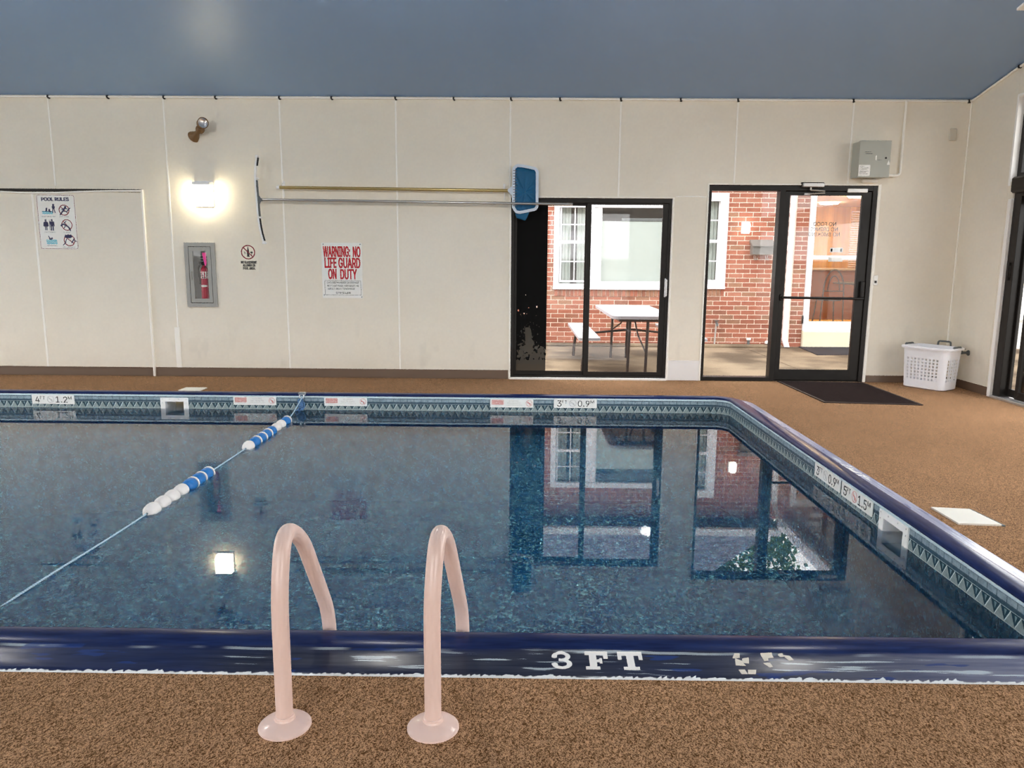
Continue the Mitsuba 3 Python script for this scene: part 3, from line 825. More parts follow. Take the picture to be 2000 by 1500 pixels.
kinds = ['W', 'W', 'W', 'W', 'B', 'B', 'B']
for i, k in enumerate(kinds):
    m, x = float_mesh(4.068 + .1195 * i)
    f = obj('float', m, FLOATW if k == 'W' else FLOATB, lr, smooth=40, label=('white' if k == 'W' else 'blue') + ' float')
    if k == 'B':
        obj('collar', lathe([(.030, .100), (.0435, .098), (.0445, .106), (.0445, .116), (.040, .119), (.030, .119)], (x, 4.068 + .1195 * i, ZW + .010), (0, 1, 0), 24), FLOATW, f, smooth=40)
for i, k in enumerate(['W', 'B', 'B', 'B', 'P', 'W', 'W', 'B']):
    m, x = float_mesh(5.555 + .127 * i)
    f = obj('float', m, FLOATB if k in 'BP' else FLOATW, lr, smooth=40, label=('white' if k == 'W' else 'blue') + ' float')
    if k == 'B':
        obj('collar', lathe([(.030, .100), (.0435, .098), (.0445, .106), (.0445, .120), (.040, .123), (.030, .123)], (x, 5.555 + .127 * i, ZW + .010), (0, 1, 0), 24), FLOATW, f, smooth=40)
kn = []
random.seed(8)
for i in range(9):
    a = i * .7
    kn.append(tube([(-2.086 + .022 * math.cos(t + a), 7.045 + .020 * math.sin(t + a), -.010 - .012 * i + .010 * math.sin(t)) for t in np.linspace(0, 5.6, 14)], .0055, 6))
kn.append(tube(spline([(-2.10, 7.03, -.09), (-2.13, 7.02, -.105), (-2.105, 7.04, -.05), (-2.055, 7.05, -.03), (-2.05, 7.04, -.075), (-2.09, 7.03, -.10)], 24), .0055, 6))
obj('knot', cat(kn), diffuse('blue_rope', (0.12, 0.24, 0.45)), lr, smooth=True, label='bundle of blue rope ends tied at the anchor')
obj('anchor', cat(cb(-2.115, -2.045, 7.075, 7.125, .030, .058, .006), tube([(-2.080 + .020 * math.cos(t), 7.072, .020 + .020 * math.sin(t)) for t in np.linspace(0, 2 * math.pi, 20)], .006, 8)), CHROME, lr, smooth=40, label='chrome rope anchor on the coping')

# ------------------------------------------------------------------ ladder rails
for lab, xb, xp in (('pinkish beige pool ladder rail nearer the left, standing on a round base plate', -.669, -.672), ('pinkish beige pool ladder rail nearer the right, standing on a round base plate', -.241, -.196)):
    t = thing('ladder_rail', lab, 'handrail', 'pool ladder rails at the near edge')
    path = [(0, 1.984, .002), (0, 1.984, .400), (.25, 2.045, .575), (.45, 2.215, .485), (1, 2.515, .085), (1, 2.520, -.62), (.95, 2.485, -.68)]
    path = [(xb + (xp - xb) * a, y, z) for a, y, z in path]
    obj('tube', tube(fillet(path, [.20, .11, .12, .10, .04], 12), .0242, 24), RAIL, t, smooth=True)
    obj('base_plate', lathe([(.0255, .030), (.028, .0295), (.030, .024), (.045, .019), (.068, .010), (.0745, .004), (.075, .0), (.0, .0)], (xb, 1.984, 0), n=48), RAIL, t, smooth=30)
    obj('collar', lathe([(.0245, .028), (.0275, .028), (.0275, .034), (.0245, .036)], (xb, 1.984, 0), n=32), RAIL, t, smooth=30)

# ------------------------------------------------------------------ far wall fittings
# conduit under the ceiling with its black straps
cz = EAVE - .018
t = thing('conduit', 'long cream conduit running under the ceiling along the far wall with black straps', 'conduit', 'conduits strapped under the ceiling')
obj('pipe', tube([(XL + .05, D - .014, cz), (XR - .012, D - .014, cz)], .0115, 10), STRIP, t, smooth=True)
for x in (-7.6, -6.4, -5.65, -5.042, -4.407, -3.807, -3.256, -2.576, -2.021, -1.343, -.726, -.121, .397, 1.038, 1.668, 2.269, 3.479, 4.685):
    obj('strap', cat(cb(x - .010, x + .008, D - .029, D, cz - .010, cz + .016, .003), cb(x - .004, x + .016, D - .026, D, cz - .020, cz - .008, .003)), BLACK, t)
t = thing('conduit', 'short cream conduit climbing along the ceiling edge of the right wall', 'conduit', 'conduits strapped under the ceiling')
obj('pipe', tube([(XR - .014, D - .02, cz), (XR - .014, RIDGE, roof_z(RIDGE) - .018)], .0115, 10), STRIP, t, smooth=True)
for y in (7.62, 6.9, 6.2):
    obj('strap', cb(XR - .03, XR, y - .012, y + .012, roof_z(y) - .036, roof_z(y) - .006, .003), BLACK, t)

# emergency flood light
t = thing('flood_light', 'small bronze swivel flood light high on the far wall above the sconce', 'lamp')
a = np.array((-3.580, D, 2.545)); b = np.array((-3.445, D - .11, 2.640))
ax = b - a
obj('mount', lathe([(0, 0), (.062, 0), (.066, .008), (.050, .035), (.030, .07), (.020, .10), (.020, .13), (0, .13)], (-3.520, D + .004, 2.592), (.70, -.55, .46), 28), BRONZE, t, smooth=40)
obj('swivel', trimesh.creation.icosphere(3, .046).apply_translation((-3.412, D - .078, 2.660)), BRONZE, t, smooth=True)
hd = np.array((.62, -.72, .02)); hd /= np.linalg.norm(hd)
head = obj('head', lathe([(0, -.03), (.032, -.028), (.048, -.005), (.054, .03), (.058, .060), (.052, .062), (.050, .052)], (-3.382, D - .115, 2.712), hd, 32), BRONZE, t, smooth=40)
obj('lens', lathe([(0, .042), (.030, .046), (.050, .054)], (-3.382, D - .115, 2.712), hd, 32), LENS, head, smooth=True)
obj('neck', tube([(-3.412, D - .078, 2.665), (-3.395, D - .105, 2.70)], .030, 14), BRONZE, t, smooth=True)

# lit sconce
t = thing('wall_sconce', 'lit white box sconce on the far wall above the extinguisher cabinet', 'lamp')
xa, xb = -3.528, -3.340
obj('back_plate', cb(xa - .006, xb + .006, D - .018, D, 1.862, 2.135, .004), PLASTIC, t)
obj('top_cap', hull([(x, y, z) for x in (xa, xb) for y, z in ((D - .018, 2.090), (D - .100, 2.090), (D - .094, 2.118), (D - .018, 2.128))]), PLASTIC, t)
arc = [(D - .018, 1.880)] + [(D - .018 - .082 * math.sin(a) - .0, 1.955 - .078 * math.cos(a)) for a in np.linspace(.15, math.pi / 2, 8)] + [(D - .098, 2.090), (D - .018, 2.090)]
obj('diffuser', hull([(x, y, z) for x in (xa + .004, xb - .004) for y, z in arc]), PLASTIC, t, emitter={'type': 'area', 'radiance': rgb(*SCONCE)}, label='glowing white diffuser')

# fire extinguisher cabinet and extinguisher
t = thing('extinguisher_cabinet', 'grey metal fire extinguisher cabinet with a glazed door on the far wall', 'cabinet')
cx0, cx1, cz0, cz1 = -3.690, -3.355, .780, 1.482
obj('box', cat(bx(-3.640, -3.634, D, D + .098, .825, 1.435), bx(-3.414, -3.408, D, D + .098, .825, 1.435), bx(-3.640, -3.408, D, D + .098, .825, .831), bx(-3.640, -3.408, D, D + .098, 1.429, 1.435), bx(-3.640, -3.408, D + .092, D + .098, .825, 1.435)), STEEL, t)
fr = sbox(cx0, cz0, cx1, cz1).difference(sbox(cx0 + .042, cz0 + .042, cx1 - .042, cz1 - .042))
obj('trim_frame', face(ext(fr, .020), (0, D, 0)), STEEL, t)
dx0, dx1, dz0, dz1 = cx0 + .047, cx1 - .047, cz0 + .047, cz1 - .047
dr_ = sbox(dx0, dz0, dx1, dz1).difference(sbox(dx0 + .042, dz0 + .045, dx1 - .040, dz1 - .045))
dd = obj('door', face(ext(dr_, .014), (0, D - .004, 0)), STEEL, t)
obj('pane', sheet(dx0 + .036, dx1 - .034, D - .010, dz0 + .04, dz1 - .04), GLASSY, dd)
obj('handle', cat(cb(dx0 + .012, dx0 + .024, D - .040, D - .028, 1.075, 1.175, .003), cb(dx0 + .010, dx0 + .026, D - .034, D - .016, 1.075, 1.087, .003), cb(dx0 + .010, dx0 + .026, D - .034, D - .016, 1.163, 1.175, .003)), STEEL, dd)
obj('gap_line', face(ext(sbox(dx0 - .005, dz0 - .005, dx1 + .005, dz1 + .005).difference(sbox(dx0, dz0, dx1, dz1)), .006), (0, D, 0)), DARKGAP, t)
t = thing('fire_extinguisher', 'red fire extinguisher with a pink tag inside the grey wall cabinet', 'fire extinguisher')
ex, ey = -3.505, D + .045
obj('cylinder', lathe([(0, 0), (.036, 0), (.043, .008), (.043, .335), (.036, .365), (.020, .385), (.018, .40), (0, .40)], (ex, ey, .835), n=28), EXRED, t, smooth=40)
obj('valve', cat(cb(ex - .022, ex + .022, ey - .020, ey + .02, 1.235, 1.275, .006), cb(ex - .035, ex + .045, ey - .012, ey + .012, 1.285, 1.303, .005), cb(ex - .035, ex + .05, ey - .012, ey + .012, 1.318, 1.334, .005), lathe([(0, 0), (.016, 0), (.016, .012), (0, .012)], (ex - .028, ey - .02, 1.262), (0, -1, 0), 14)), BLACK, t)
obj('nozzle', tube(spline([(ex - .02, ey - .02, 1.26), (ex - .045, ey - .03, 1.22), (ex - .045, ey - .03, 1.10), (ex - .044, ey - .03, 1.03)], 16), .008, 8), BLACK, t, smooth=True)


def wrap(poly, r, z, ang0=0.0):
    m = ext(poly, .0008)
    for _ in range(2):
        m = m.subdivide()
    v = np.array(m.vertices)
    th = v[:, 0] / r + ang0
    rr = r + v[:, 2] + .0008
    return trimesh.Trimesh(np.c_[ex + rr * np.sin(th), ey - rr * np.cos(th), z + v[:, 1]], m.faces, process=False)


lb = obj('label', wrap(sbox(-.052, -.038, .052, .040), .043, 1.128), SIGN, t, label='white instruction label')
obj('printing', wrap(unary_union([sbox(-.03 + i * .022, -.028 + j * .020, -.03 + i * .022 + .011, -.028 + j * .020 + .008) for i in range(4) for j in range(3) if (i + j) % 3]), .0443, 1.128), INK, lb)
obj('oval_badge', wrap(affinity.scale(Point(0, 0).buffer(1, quad_segs=8), .040, .012), .043, 1.010), SIGN, t, label='white oval badge')
obj('tag', hull([(ex + dx_, ey - .050, z) for dx_, z in ((.005, 1.372), (.048, 1.376), (.050, 1.26), (.044, 1.235), (.030, 1.228), (.015, 1.30))] + [(ex + dx_, ey - .052, z) for dx_, z in ((.005, 1.372), (.048, 1.376), (.050, 1.26), (.044, 1.235), (.030, 1.228), (.015, 1.30))]), PINK, t, label='bright pink inspection tag')

# ---- signs
# no glassware sign
t = thing('glassware_sign', 'small cream sign with a barred bottle, beside the extinguisher cabinet', 'sign')
cx, cz_ = -2.995, 1.320


def sgn(m, y=.0035, c=None):
    return face(m, ((cx if c is None else c[0]), D - y, (cz_ if c is None else c[1])))


obj('board', sgn(ext(rrect(-.112, .112, -.150, .150, .004), .003), 0), SIGNC, t)
obj('ring', sgn(cat(ext(ring(.002, .062, .078, .011, 16), .0008), ext(bar(-.050, .114, .054, .010, .011), .0008))), MAROON, t)
bottle = unary_union([sbox(-.010, .015, .014, .075), Polygon([(-.010, .075), (.014, .075), (.007, .100), (-.003, .100)]), sbox(-.002, .095, .006, .122), sbox(-.016, .012, .020, .018), affinity.scale(Point(.04, .06).buffer(.012), 1.3, .8), sbox(.038, .03, .042, .06), sbox(-.042, .045, -.022, .052), Polygon([(-.05, .07), (-.03, .062), (-.034, .055)])])
obj('bottle_mark', sgn(ext(bottle, .0006)), INK, t)
obj('lettering', sgn(cat(text('NO GLASSWARE', .026, .0008, True, .172, (.006, -.047), fat=.0015), text('ALLOWED IN', .026, .0008, True, .134, (.006, -.080), fat=.0015), text('POOL AREA.', .026, .0008, True, .134, (.006, -.113), fat=.0015))), INK, t)

# lifeguard warning
t = thing('warning_sign', 'white sign warning in red letters that no life guard is on duty', 'sign')
cx, cz_ = -1.965, 1.190
obj('board', sgn(ext(rrect(-.222, .222, -.300, .300, .006), .003), 0), SIGN, t)
obj('red_lettering', sgn(cat(text('WARNING:', .108, .0008, True, .295, (-.055, .205), fat=.0022), text('NO', .108, .0008, True, .080, (.165, .203), fat=.0022), text('LIFE', .105, .0008, True, .128, (-.125, .085), fat=.0022), text('GUARD', .105, .0008, True, .238, (.082, .083), fat=.0022), text('ON', .105, .0008, True, .088, (-.108, -.037), fat=.0022), text('DUTY', .105, .0008, True, .180, (.070, -.039), fat=.0022))), RED, t)
bxo = sbox(-.195, -.268, .205, -.108)
obj('notice_border', sgn(ext(bxo.difference(sbox(-.192, -.265, .202, -.111)), .0006)), INK, t)
obj('black_lettering', sgn(cat(text('CHILDREN UNDER 14 SHOULD', .018, .0006, True, .355, (.004, -.131), .3), text('NOT USE POOL WITHOUT AN', .018, .0006, True, .350, (.006, -.166), .3), text('ADULT IN ATTENDANCE', .018, .0006, True, .300, (-.016, -.199), .3), text('STATE LAW', .020, .0006, True, .165, (.008, -.244)))), INK, t)
for dx, dz in ((-.200, .285), (.205, .285), (-.205, -.268), (.210, -.288)):
    obj('screw', sgn(lathe([(0, 0), (.006, 0), (.004, .003), (0, .0035)], (dx, dz, 0), n=10)), GREYP, t)

# pool rules
t = thing('rules_sign', 'white pool rules sign with six pictograms on the partition door at the left', 'sign')
C = (-5.050, 1.690)
SY = .034
P = lambda m: face(m, (C[0], D - SY, C[1]))
obj('board', face(ext(rrect(-.210, .210, -.292, .292, .022), .003), (C[0], D - .031, C[1])), SIGN, t)
obj('border', P(ext(rrect(-.205, .205, -.287, .287, .020).difference(rrect(-.2015, .2015, -.2835, .2835, .017)), .0006)), MAROON, t)
obj('title', P(text('POOL RULES', .036, .0008, True, .300, (-.004, .243), fat=.0022)), NAVYINK, t)
waves = lambda x0, x1, y, n: LineString([(x0 + (x1 - x0) * i / 24, y + .004 * math.sin(i / 24 * n * 2 * math.pi)) for i in range(25)]).buffer(.0045)
obj('water_mark', P(ext(unary_union([waves(-.155, -.045, .108, 4), waves(-.150, -.045, .092, 4), waves(-.135, -.025, -.195, 4), waves(-.135, -.025, -.212, 4), waves(-.132, -.022, -.229, 4)]), .0006)), SKYINK, t)
fig = [Point(-.106, .142).buffer(.009), limb([(-.106, .132), (-.112, .118)], .016), Point(-.076, .130).buffer(.009), limb([(-.078, .120), (-.070, .110)], .016), limb([(-.155, .114), (-.050, .114)], .005), limb([(-.115, .135), (-.100, .150)], .005),
       Point(-.030, .182).buffer(.011), Polygon([(-.048, .165), (-.030, .176), (-.012, .165), (-.018, .140), (-.042, .140)]), limb([(-.036, .142), (-.042, .100)], .009), limb([(-.024, .142), (-.014, .100)], .009)]
fig += [Point(-.128, .020).buffer(.010), Polygon([(-.146, -.006), (-.138, .008), (-.118, .008), (-.108, -.006), (-.104, -.048), (-.150, -.048)]), limb([(-.136, -.045), (-.136, -.085)], .009), limb([(-.120, -.045), (-.120, -.085)], .009), limb([(-.148, -.002), (-.154, -.042)], .007), limb([(-.108, -.002), (-.101, -.042)], .007),
        bar(-.088, .024, -.084, -.088, .005), Point(-.060, .020).buffer(.010), Polygon([(-.080, .008), (-.040, .008), (-.044, -.046), (-.076, -.046)]), limb([(-.070, -.040), (-.070, -.086)], .012), limb([(-.051, -.040), (-.051, -.086)], .012), limb([(-.080, .002), (-.086, -.042)], .007), limb([(-.041, .002), (-.035, -.042)], .007)]
fig += [limb([(-.110, -.150), (-.096, -.180)], .010), limb([(-.100, -.178), (-.086, -.184)], .014), Point(-.074, -.174).buffer(.009)]
obj('figure_mark', P(ext(unary_union(fig), .0008)), NAVYINK, t)
rings = [ring(.085, .128, .058, .009, 14), bar(.045, .165, .125, .095, .008), ring(.102, -.030, .060, .008, 14), bar(.060, .012, .142, -.075, .007), ring(.115, -.195, .062, .009, 14), bar(.068, -.155, .160, -.225, .008)]
obj('ban_mark', P(ext(unary_union(rings), .0006)), MAROON, t)
run = [Point(.100, .160).buffer(.012), limb([(.095, .150), (.070, .118), (.040, .080)], .014), limb([(.075, .120), (.110, .110), (.150, .150)], .010), limb([(.090, .148), (.120, .140)], .009), limb([(.060, .135), (.085, .145)], .009),
       Point(.044, -.035).buffer(.011), limb([(.052, -.022), (.085, -.030), (.120, -.055), (.135, -.090)], .013), limb([(.060, -.026), (.095, .010)], .008), limb([(.090, -.035), (.070, -.060)], .008),
       Polygon([(.062, -.160), (.075, -.130), (.090, -.142), (.105, -.125), (.122, -.140), (.138, -.130), (.150, -.160), (.120, -.172), (.090, -.170)]), limb([(.045, -.245), (.075, -.215)], .009), limb([(.165, -.190), (.190, -.205)], .009), limb([(.070, -.215), (.085, -.180)], .008), limb([(.140, -.220), (.165, -.180)], .010)]
obj('figure_mark', P(ext(unary_union(run), .0008)), NAVYINK, t)
obj('caption', P(cat(text('WATCH YOUR CHILDREN', .010, .0005, False, .150, (-.095, .058)), text('NO ROUGH PLAY', .010, .0005, False, .105, (.080, .058)), text('USE RESTROOMS', .010, .0005, False, .115, (-.090, -.108)), text('NO DIVING', .010, .0005, False, .080, (.095, -.108)), text('SHOWER FIRST', .010, .0005, False, .125, (-.080, -.252)), text('NO GLASS OR PETS', .010, .0005, False, .135, (.105, -.268)))), GREYP, t)

# ------------------------------------------------------------------ pool poles
def hookset(parent, x, z0, z1):
    obj('hanger', cat(tube(fillet([(x, D, z0), (x, D - .055, z0 + .002), (x, D - .055, z0 - .05), (x, D - .03, z0 - .06)], .012, 5), .005, 6), tube([(x + .004, D - .030, z0 - .05), (x + .006, D - .022, z1)], .0045, 6), cb(x - .010, x + .012, D - .004, D, z0 - .02, z0 + .03, .002)), PLASTIC, parent, smooth=40)


t = thing('leaf_skimmer', 'gold pole with a blue leaf net at its right end on the far wall', 'pool net')
pz = lambda x: 2.070 + (x + 2.584) * (-.018 / 2.4)
obj('pole', tube([(-2.610, D - .055, pz(-2.61)), (-.140, D - .055, pz(-.14))], .0165, 16), BRASS, t, smooth=30)
obj('pole_tip', lathe([(.015, 0), (.018, .0), (.018, .02), (.012, .035), (0, .035)], (-2.60, D - .055, pz(-2.6)), (-1, 0, 0), 16), PLASTIC, t, smooth=30)
hookset(t, -2.570, 2.110, 1.97)
hookset(t, -.187, 2.095, 1.96)
no = [(-.098, 2.245), (-.075, 2.292), (-.040, 2.312), (.000, 2.308), (.125, 2.290), (.155, 2.272), (.168, 2.235), (.170, 1.895), (.158, 1.862), (.130, 1.845), (-.005, 1.822), (-.050, 1.832), (-.085, 1.870), (-.094, 1.92)]
loop = np.array(Polygon([(-.092, 2.285), (-.050, 2.318), (.02, 2.312), (.150, 2.285), (.172, 2.25), (.174, 1.88), (.150, 1.85), (-.02, 1.815), (-.062, 1.825), (-.094, 1.875)]).buffer(-.028).buffer(.028, quad_segs=6).exterior.coords)[:-1]
fy = lambda x: D - .062 - .0 * x
fpoly = Polygon(loop).buffer(.008)
frame = fpoly.difference(Polygon(loop).buffer(-.022))
ribs = unary_union([sbox(-.092, z, -.052, z + .006) for z in np.arange(1.89, 2.26, .028)])
net_t = obj('net_frame', face(ext(frame.union(Polygon([(-.10, 2.10), (-.10, 2.00), (-.150, 2.045), (-.150, 2.060)])).buffer(.003).buffer(-.003), .020), (0, D - .055, 0)), NETF, t, label='pale blue plastic net frame')
obj('rib', face(ext(ribs, .004), (0, D - .075, 0)), GREYP, net_t)
inner = Polygon(loop).buffer(-.018)
# sagging bag: rings that shrink and sink behind the frame and below it
N = 48
ringp = np.array([inner.exterior.interpolate(i / N, normalized=True).coords[0] for i in range(N)])
cen = ringp.mean(0)
rows = []
for k, (sc, dz, dy) in enumerate(((1.0, 0, 0), (.985, -.004, .014), (.95, -.012, .024), (.86, -.020, .030), (.55, -.030, .034), (.02, -.030, .036))):
    q = cen + (ringp - cen) * sc
    w = .007 * np.sin(np.arange(N) * 1.3 + k) + .006 * np.sin(np.arange(N) * .55 + 2 * k)
    rows.append(np.c_[q[:, 0], D - .066 + dy + w * (1 if 0 < k < 5 else 0), q[:, 1] + dz])
V = np.vstack(rows)
Fc = [(k * N + i, k * N + (i + 1) % N, (k + 1) * N + (i + 1) % N) for k in range(5) for i in range(N)] + [(k * N + i, (k + 1) * N + (i + 1) % N, (k + 1) * N + i) for k in range(5) for i in range(N)]
obj('net_bag', trimesh.Trimesh(V, Fc, process=False), NET, t, smooth=True, label='blue net cloth')
sagp = [(-.070, 1.850), (-.066, 1.80), (-.05, 1.765), (.00, 1.757), (.022, 1.752), (.036, 1.738), (.048, 1.742), (.052, 1.775), (.082, 1.815), (.090, 1.845)]
sv = []
for j, dy in enumerate((-.046, -.028, -.012)):
    for (a, b) in sagp:
        s = 1 if j == 1 else .88
        sv.append((.012 + (a - .012) * s, D + dy, 1.84 + (b - 1.84) * s))
obj('net_tail', hull(sv), NET, t, smooth=60)

t = thing('pool_brush', 'long silver pole with a curved brush at its left end below the gold pole', 'pool brush')
qz = lambda x: 1.939 + (x + 2.807) * (-.028 / 3.352)
obj('pole', tube([(-2.780, D - .085, qz(-2.78)), (.548, D - .085, qz(.548))], .0140, 16), SILVER, t, smooth=30)
obj('pole_joint', tube([(-.30, D - .085, qz(-.3)), (-.275, D - .085, qz(-.275))], .0175, 14), SILVER, t, smooth=30)
bp = spline([(-2.815, D - .085, 2.385), (-2.838, D - .085, 2.26), (-2.845, D - .085, 2.10), (-2.838, D - .085, 1.94), (-2.832, D - .085, 1.78), (-2.818, D - .085, 1.64), (-2.782, D - .085, 1.485)], 60)
strip = LineString(bp[:, [0, 2]])
obj('brush_back', face(ext(strip.buffer(.008, cap_style='flat'), .040), (0, D - .065, 0)), PLASTIC, t)
seg = lambda a, b: shapely.ops.substring(strip, a, b, normalized=True)
obj('bracket', face(ext(unary_union([affinity.translate(seg(.28, .70), .014, 0).buffer(.008), Polygon([(-2.826, 2.00), (-2.800, 1.955), (-2.775, 1.950), (-2.775, 1.925), (-2.800, 1.92), (-2.826, 1.86)])]), .020), (0, D - .075, 0)), GREYP, t, label='dark grey bracket of the brush')
for a, b in ((.02, .10), (.72, .97)):
    obj('bristle_row', face(ext(affinity.translate(seg(a, b), .013, 0).buffer(.006), .022), (0, D - .074, 0)), BRISTLE, t)
obj('tip', cat(cb(-2.832, -2.800, D - .11, D - .06, 2.378, 2.400, .004), cb(-2.798, -2.765, D - .11, D - .06, 1.470, 1.492, .004), cb(-2.838, -2.812, D - .11, D - .06, 2.150, 2.168, .004), cb(-2.826, -2.796, D - .11, D - .06, 1.742, 1.760, .004)), PLASTIC, t)

# ------------------------------------------------------------------ right part of the far wall: panel box, plates, switch
t = thing('control_box', 'grey metal control box above the right corner of the entry door', 'electrical box')
y0 = D - .19
bxx = obj('enclosure', cb(3.512, 3.830, y0, D, 2.200, 2.565, .006), GREYBOX, t)
obj('cover', cb(3.508, 3.834, y0 - .006, y0 + .01, 2.196, 2.568, .003), GREYBOX, t)
st = obj('sticker', cb(3.514, 3.632, y0 - .0075, y0 - .005, 2.212, 2.322, .0004), SIGN, t, label='white label with fine print')
obj('printing', cat(*[cb(3.522, 3.522 + w, y0 - .0085, y0 - .007, z, z + .004, .0003) for w, z in ((.05, 2.308), (.09, 2.29), (.08, 2.275), (.095, 2.258), (.07, 2.245), (.09, 2.23))]), GREYP, st)
obj('sticker', cb(3.678, 3.692, y0 - .0075, y0 - .005, 2.370, 2.418, .0004), SIGN, t)
obj('sticker', hull([(x, y, z) for x, z in ((3.800, 2.325), (3.832, 2.325), (3.818, 2.375)) for y in (y0 - .0075, y0 - .005)]), SIGN, t, label='white arrow sticker')
obj('lock', lathe([(0, 0), (.010, 0), (.010, .004), (0, .004)], (3.786, y0 - .006, 2.393), (0, -1, 0), 14), INK, t)
obj('mark', cat(cb(3.565, 3.63, y0 - .0072, y0 - .005, 2.452, 2.456, .0003), cb(3.572, 3.645, y0 - .0072, y0 - .005, 2.432, 2.438, .0003), cb(3.70, 3.75, y0 - .0072, y0 - .005, 2.372, 2.375, .0003)), GREYP, t)
obj('junction_box', cb(3.634, 3.790, D - .05, D, 2.160, 2.196, .006), STRIP, label='flat cream junction box between the control box and the door head', cat='junction box')
t = thing('conduit_drop', 'cream conduit dropping from the ceiling and turning into the control box', 'conduit')
obj('pipe', tube(fillet([(4.030, D - .022, 3.0), (4.030, D - .022, 2.232), (3.83, D - .06, 2.232)], .05, 10), .0125, 12), STRIP, t, smooth=True)
obj('coupling', tube([(3.99, D - .030, 2.232), (3.95, D - .038, 2.232)], .017, 12), STRIP, t, smooth=30)
t = thing('sensor_plate', 'small cream square cover on the wall near the right corner', 'wall plate')
obj('plate', cb(4.519, 4.592, D - .022, D, 2.595, 2.722, .006), plain('dim_cream', (0.62, 0.58, 0.49), 0.5), t)
t = thing('light_switch', 'steel switch plate on the wall right of the entry door', 'switch')
obj('plate', cb(3.853, 3.900, D - .006, D, 1.072, 1.182, .003), ALU, t)
obj('toggle', cb(3.866, 3.886, D - .014, D - .004, 1.098, 1.122, .003), INK, t, label='black rocker')

# hose bib
t = thing('hose_bib', 'dark metal hose tap low on the right wall behind the basket', 'tap')
obj('spout', tube(spline([(XR, 7.98, .385), (XR - .06, 7.98, .385), (XR - .10, 7.975, .370), (XR - .125, 7.97, .335)], 14), .013, 10), GREYP, t, smooth=True)
obj('handle', cat(tube([(XR - .065, 7.98, .385), (XR - .065, 7.98, .425)], .007, 8), cb(XR - .095, XR - .035, 7.962, 7.998, .420, .430, .004)), GREYP, t)
obj('flange', lathe([(0, 0), (.03, 0), (.026, .008), (0, .008)], (XR, 7.98, .385), (-1, 0, 0), 20), GREYP, t)

# ------------------------------------------------------------------ laundry basket in the corner
t = thing('laundry_basket', 'white plastic laundry basket with grey handles standing in the right corner', 'basket')
ux, uy = np.array((.547, -.837)), np.array((.837, .547))     # along its front face, and towards the corner
A = np.array((4.135, 8.135))
LB, WB, HB = .440, .290, .445


def bask(u, v, z):
    """u along the front, v to the back (both 0 to 1), the sides flaring with height."""
    k = z / HB
    gu, gv = .020 * k, .018 * k
    q = A + ux * ((-gu) + u * (LB + 2 * gu)) + uy * ((-gv) + v * (WB + 2 * gv))
    return (q[0], q[1], z)


def rr_path(n=12, r=.055):
    """Rounded rectangle in (u, v), as arc samples."""
    P = rrect(0, LB, 0, WB, r).exterior
    L = P.length
    out = []
    for i in range(400):
        x, y = P.interpolate(i / 400, normalized=True).coords[0]
        out.append((x / LB, y / WB))
    return np.array(out), L


rp, Lr = rr_path()


def at_s(s):
    i = (s / Lr % 1.0) * 400
    a, b = rp[int(i) % 400], rp[(int(i) + 1) % 400]
    return a + (b - a) * (i - int(i))


# slotted wall: bars between columns of square holes
hole_w, hole_h, pu, pzz = .021, .022, .0372, .0345
S = np.arange(0, Lr, pu)
quads = []
NU = int(round(Lr / pu))
pu = Lr / NU


def patch(s0, s1, z0, z1):
    k = 3
    for i in range(k):
        a, b = s0 + (s1 - s0) * i / k, s0 + (s1 - s0) * (i + 1) / k
        quads.append([bask(*at_s(a), z0), bask(*at_s(b), z0), bask(*at_s(b), z1), bask(*at_s(a), z1)])


corner = []
for i in range(NU):
    u, v = at_s((i + .5) * pu)
    solid = ((u < .10) or (u > .90)) and ((v < .14) or (v > .86))
    s0, s1 = i * pu, (i + 1) * pu
    patch(s0, s1, 0.012, .085)
    patch(s0, s1, .085 + 7 * pzz + .010, HB)
    if solid:
        patch(s0, s1, .085, .085 + 7 * pzz + .010)
        continue
    patch(s0, s0 + (pu - hole_w), .085, .085 + 7 * pzz + .010)
    for j in range(8):
        patch(s0 + pu - hole_w, s1, .085 + j * pzz, min(.085 + j * pzz + pzz - hole_h, .085 + 7 * pzz + .010) if j < 7 else .085 + 7 * pzz + .010)
Q = np.array(quads)
bm = trimesh.Trimesh(Q.reshape(-1, 3), np.array([[4 * i, 4 * i + 1, 4 * i + 2] for i in range(len(Q))] + [[4 * i, 4 * i + 2, 4 * i + 3] for i in range(len(Q))]), process=False)
bm.merge_vertices()
c3 = np.array([*(A + ux * LB / 2 + uy * WB / 2), 0])
vn = bm.vertices - c3
inn = bm.copy()
nrm = vn * [1, 1, 0]
nrm /= np.linalg.norm(nrm, axis=1, keepdims=True)
inn.vertices = bm.vertices - nrm * .003
obj('body', joined(bm, inn), BASKETP, t)
bot = [bask(*at_s(Lr * i / 60), .012) for i in range(60)] + [tuple(c3[:2] + (np.array(bask(*at_s(Lr * i / 60), 0))[:2] - c3[:2]) * .93) + (0.001,) for i in range(60)]
obj('bottom', hull(bot), BASKETP, t, smooth=40)
rimp = np.array([bask(*at_s(Lr * i / 120), HB) for i in range(120)])
rn = rimp - [*c3[:2], HB]
rn[:, 2] = 0
rn /= np.linalg.norm(rn, axis=1, keepdims=True)
cuts = [(.0, .004), (.020, .004), (.028, -.004), (.026, -.020), (.021, -.020), (.021, -.006), (.0, -.004)]
RV = np.array([rimp + rn * a + [0, 0, b] for a, b in cuts])
n = 120
RF = []
for i in range(len(cuts)):
    j = (i + 1) % len(cuts)
    for k in range(n):
        l = (k + 1) % n
        RF += [(i * n + k, i * n + l, j * n + l), (i * n + k, j * n + l, j * n + k)]
obj('rim', trimesh.Trimesh(RV.reshape(-1, 3), RF, process=False), BASKETP, t, smooth=False)


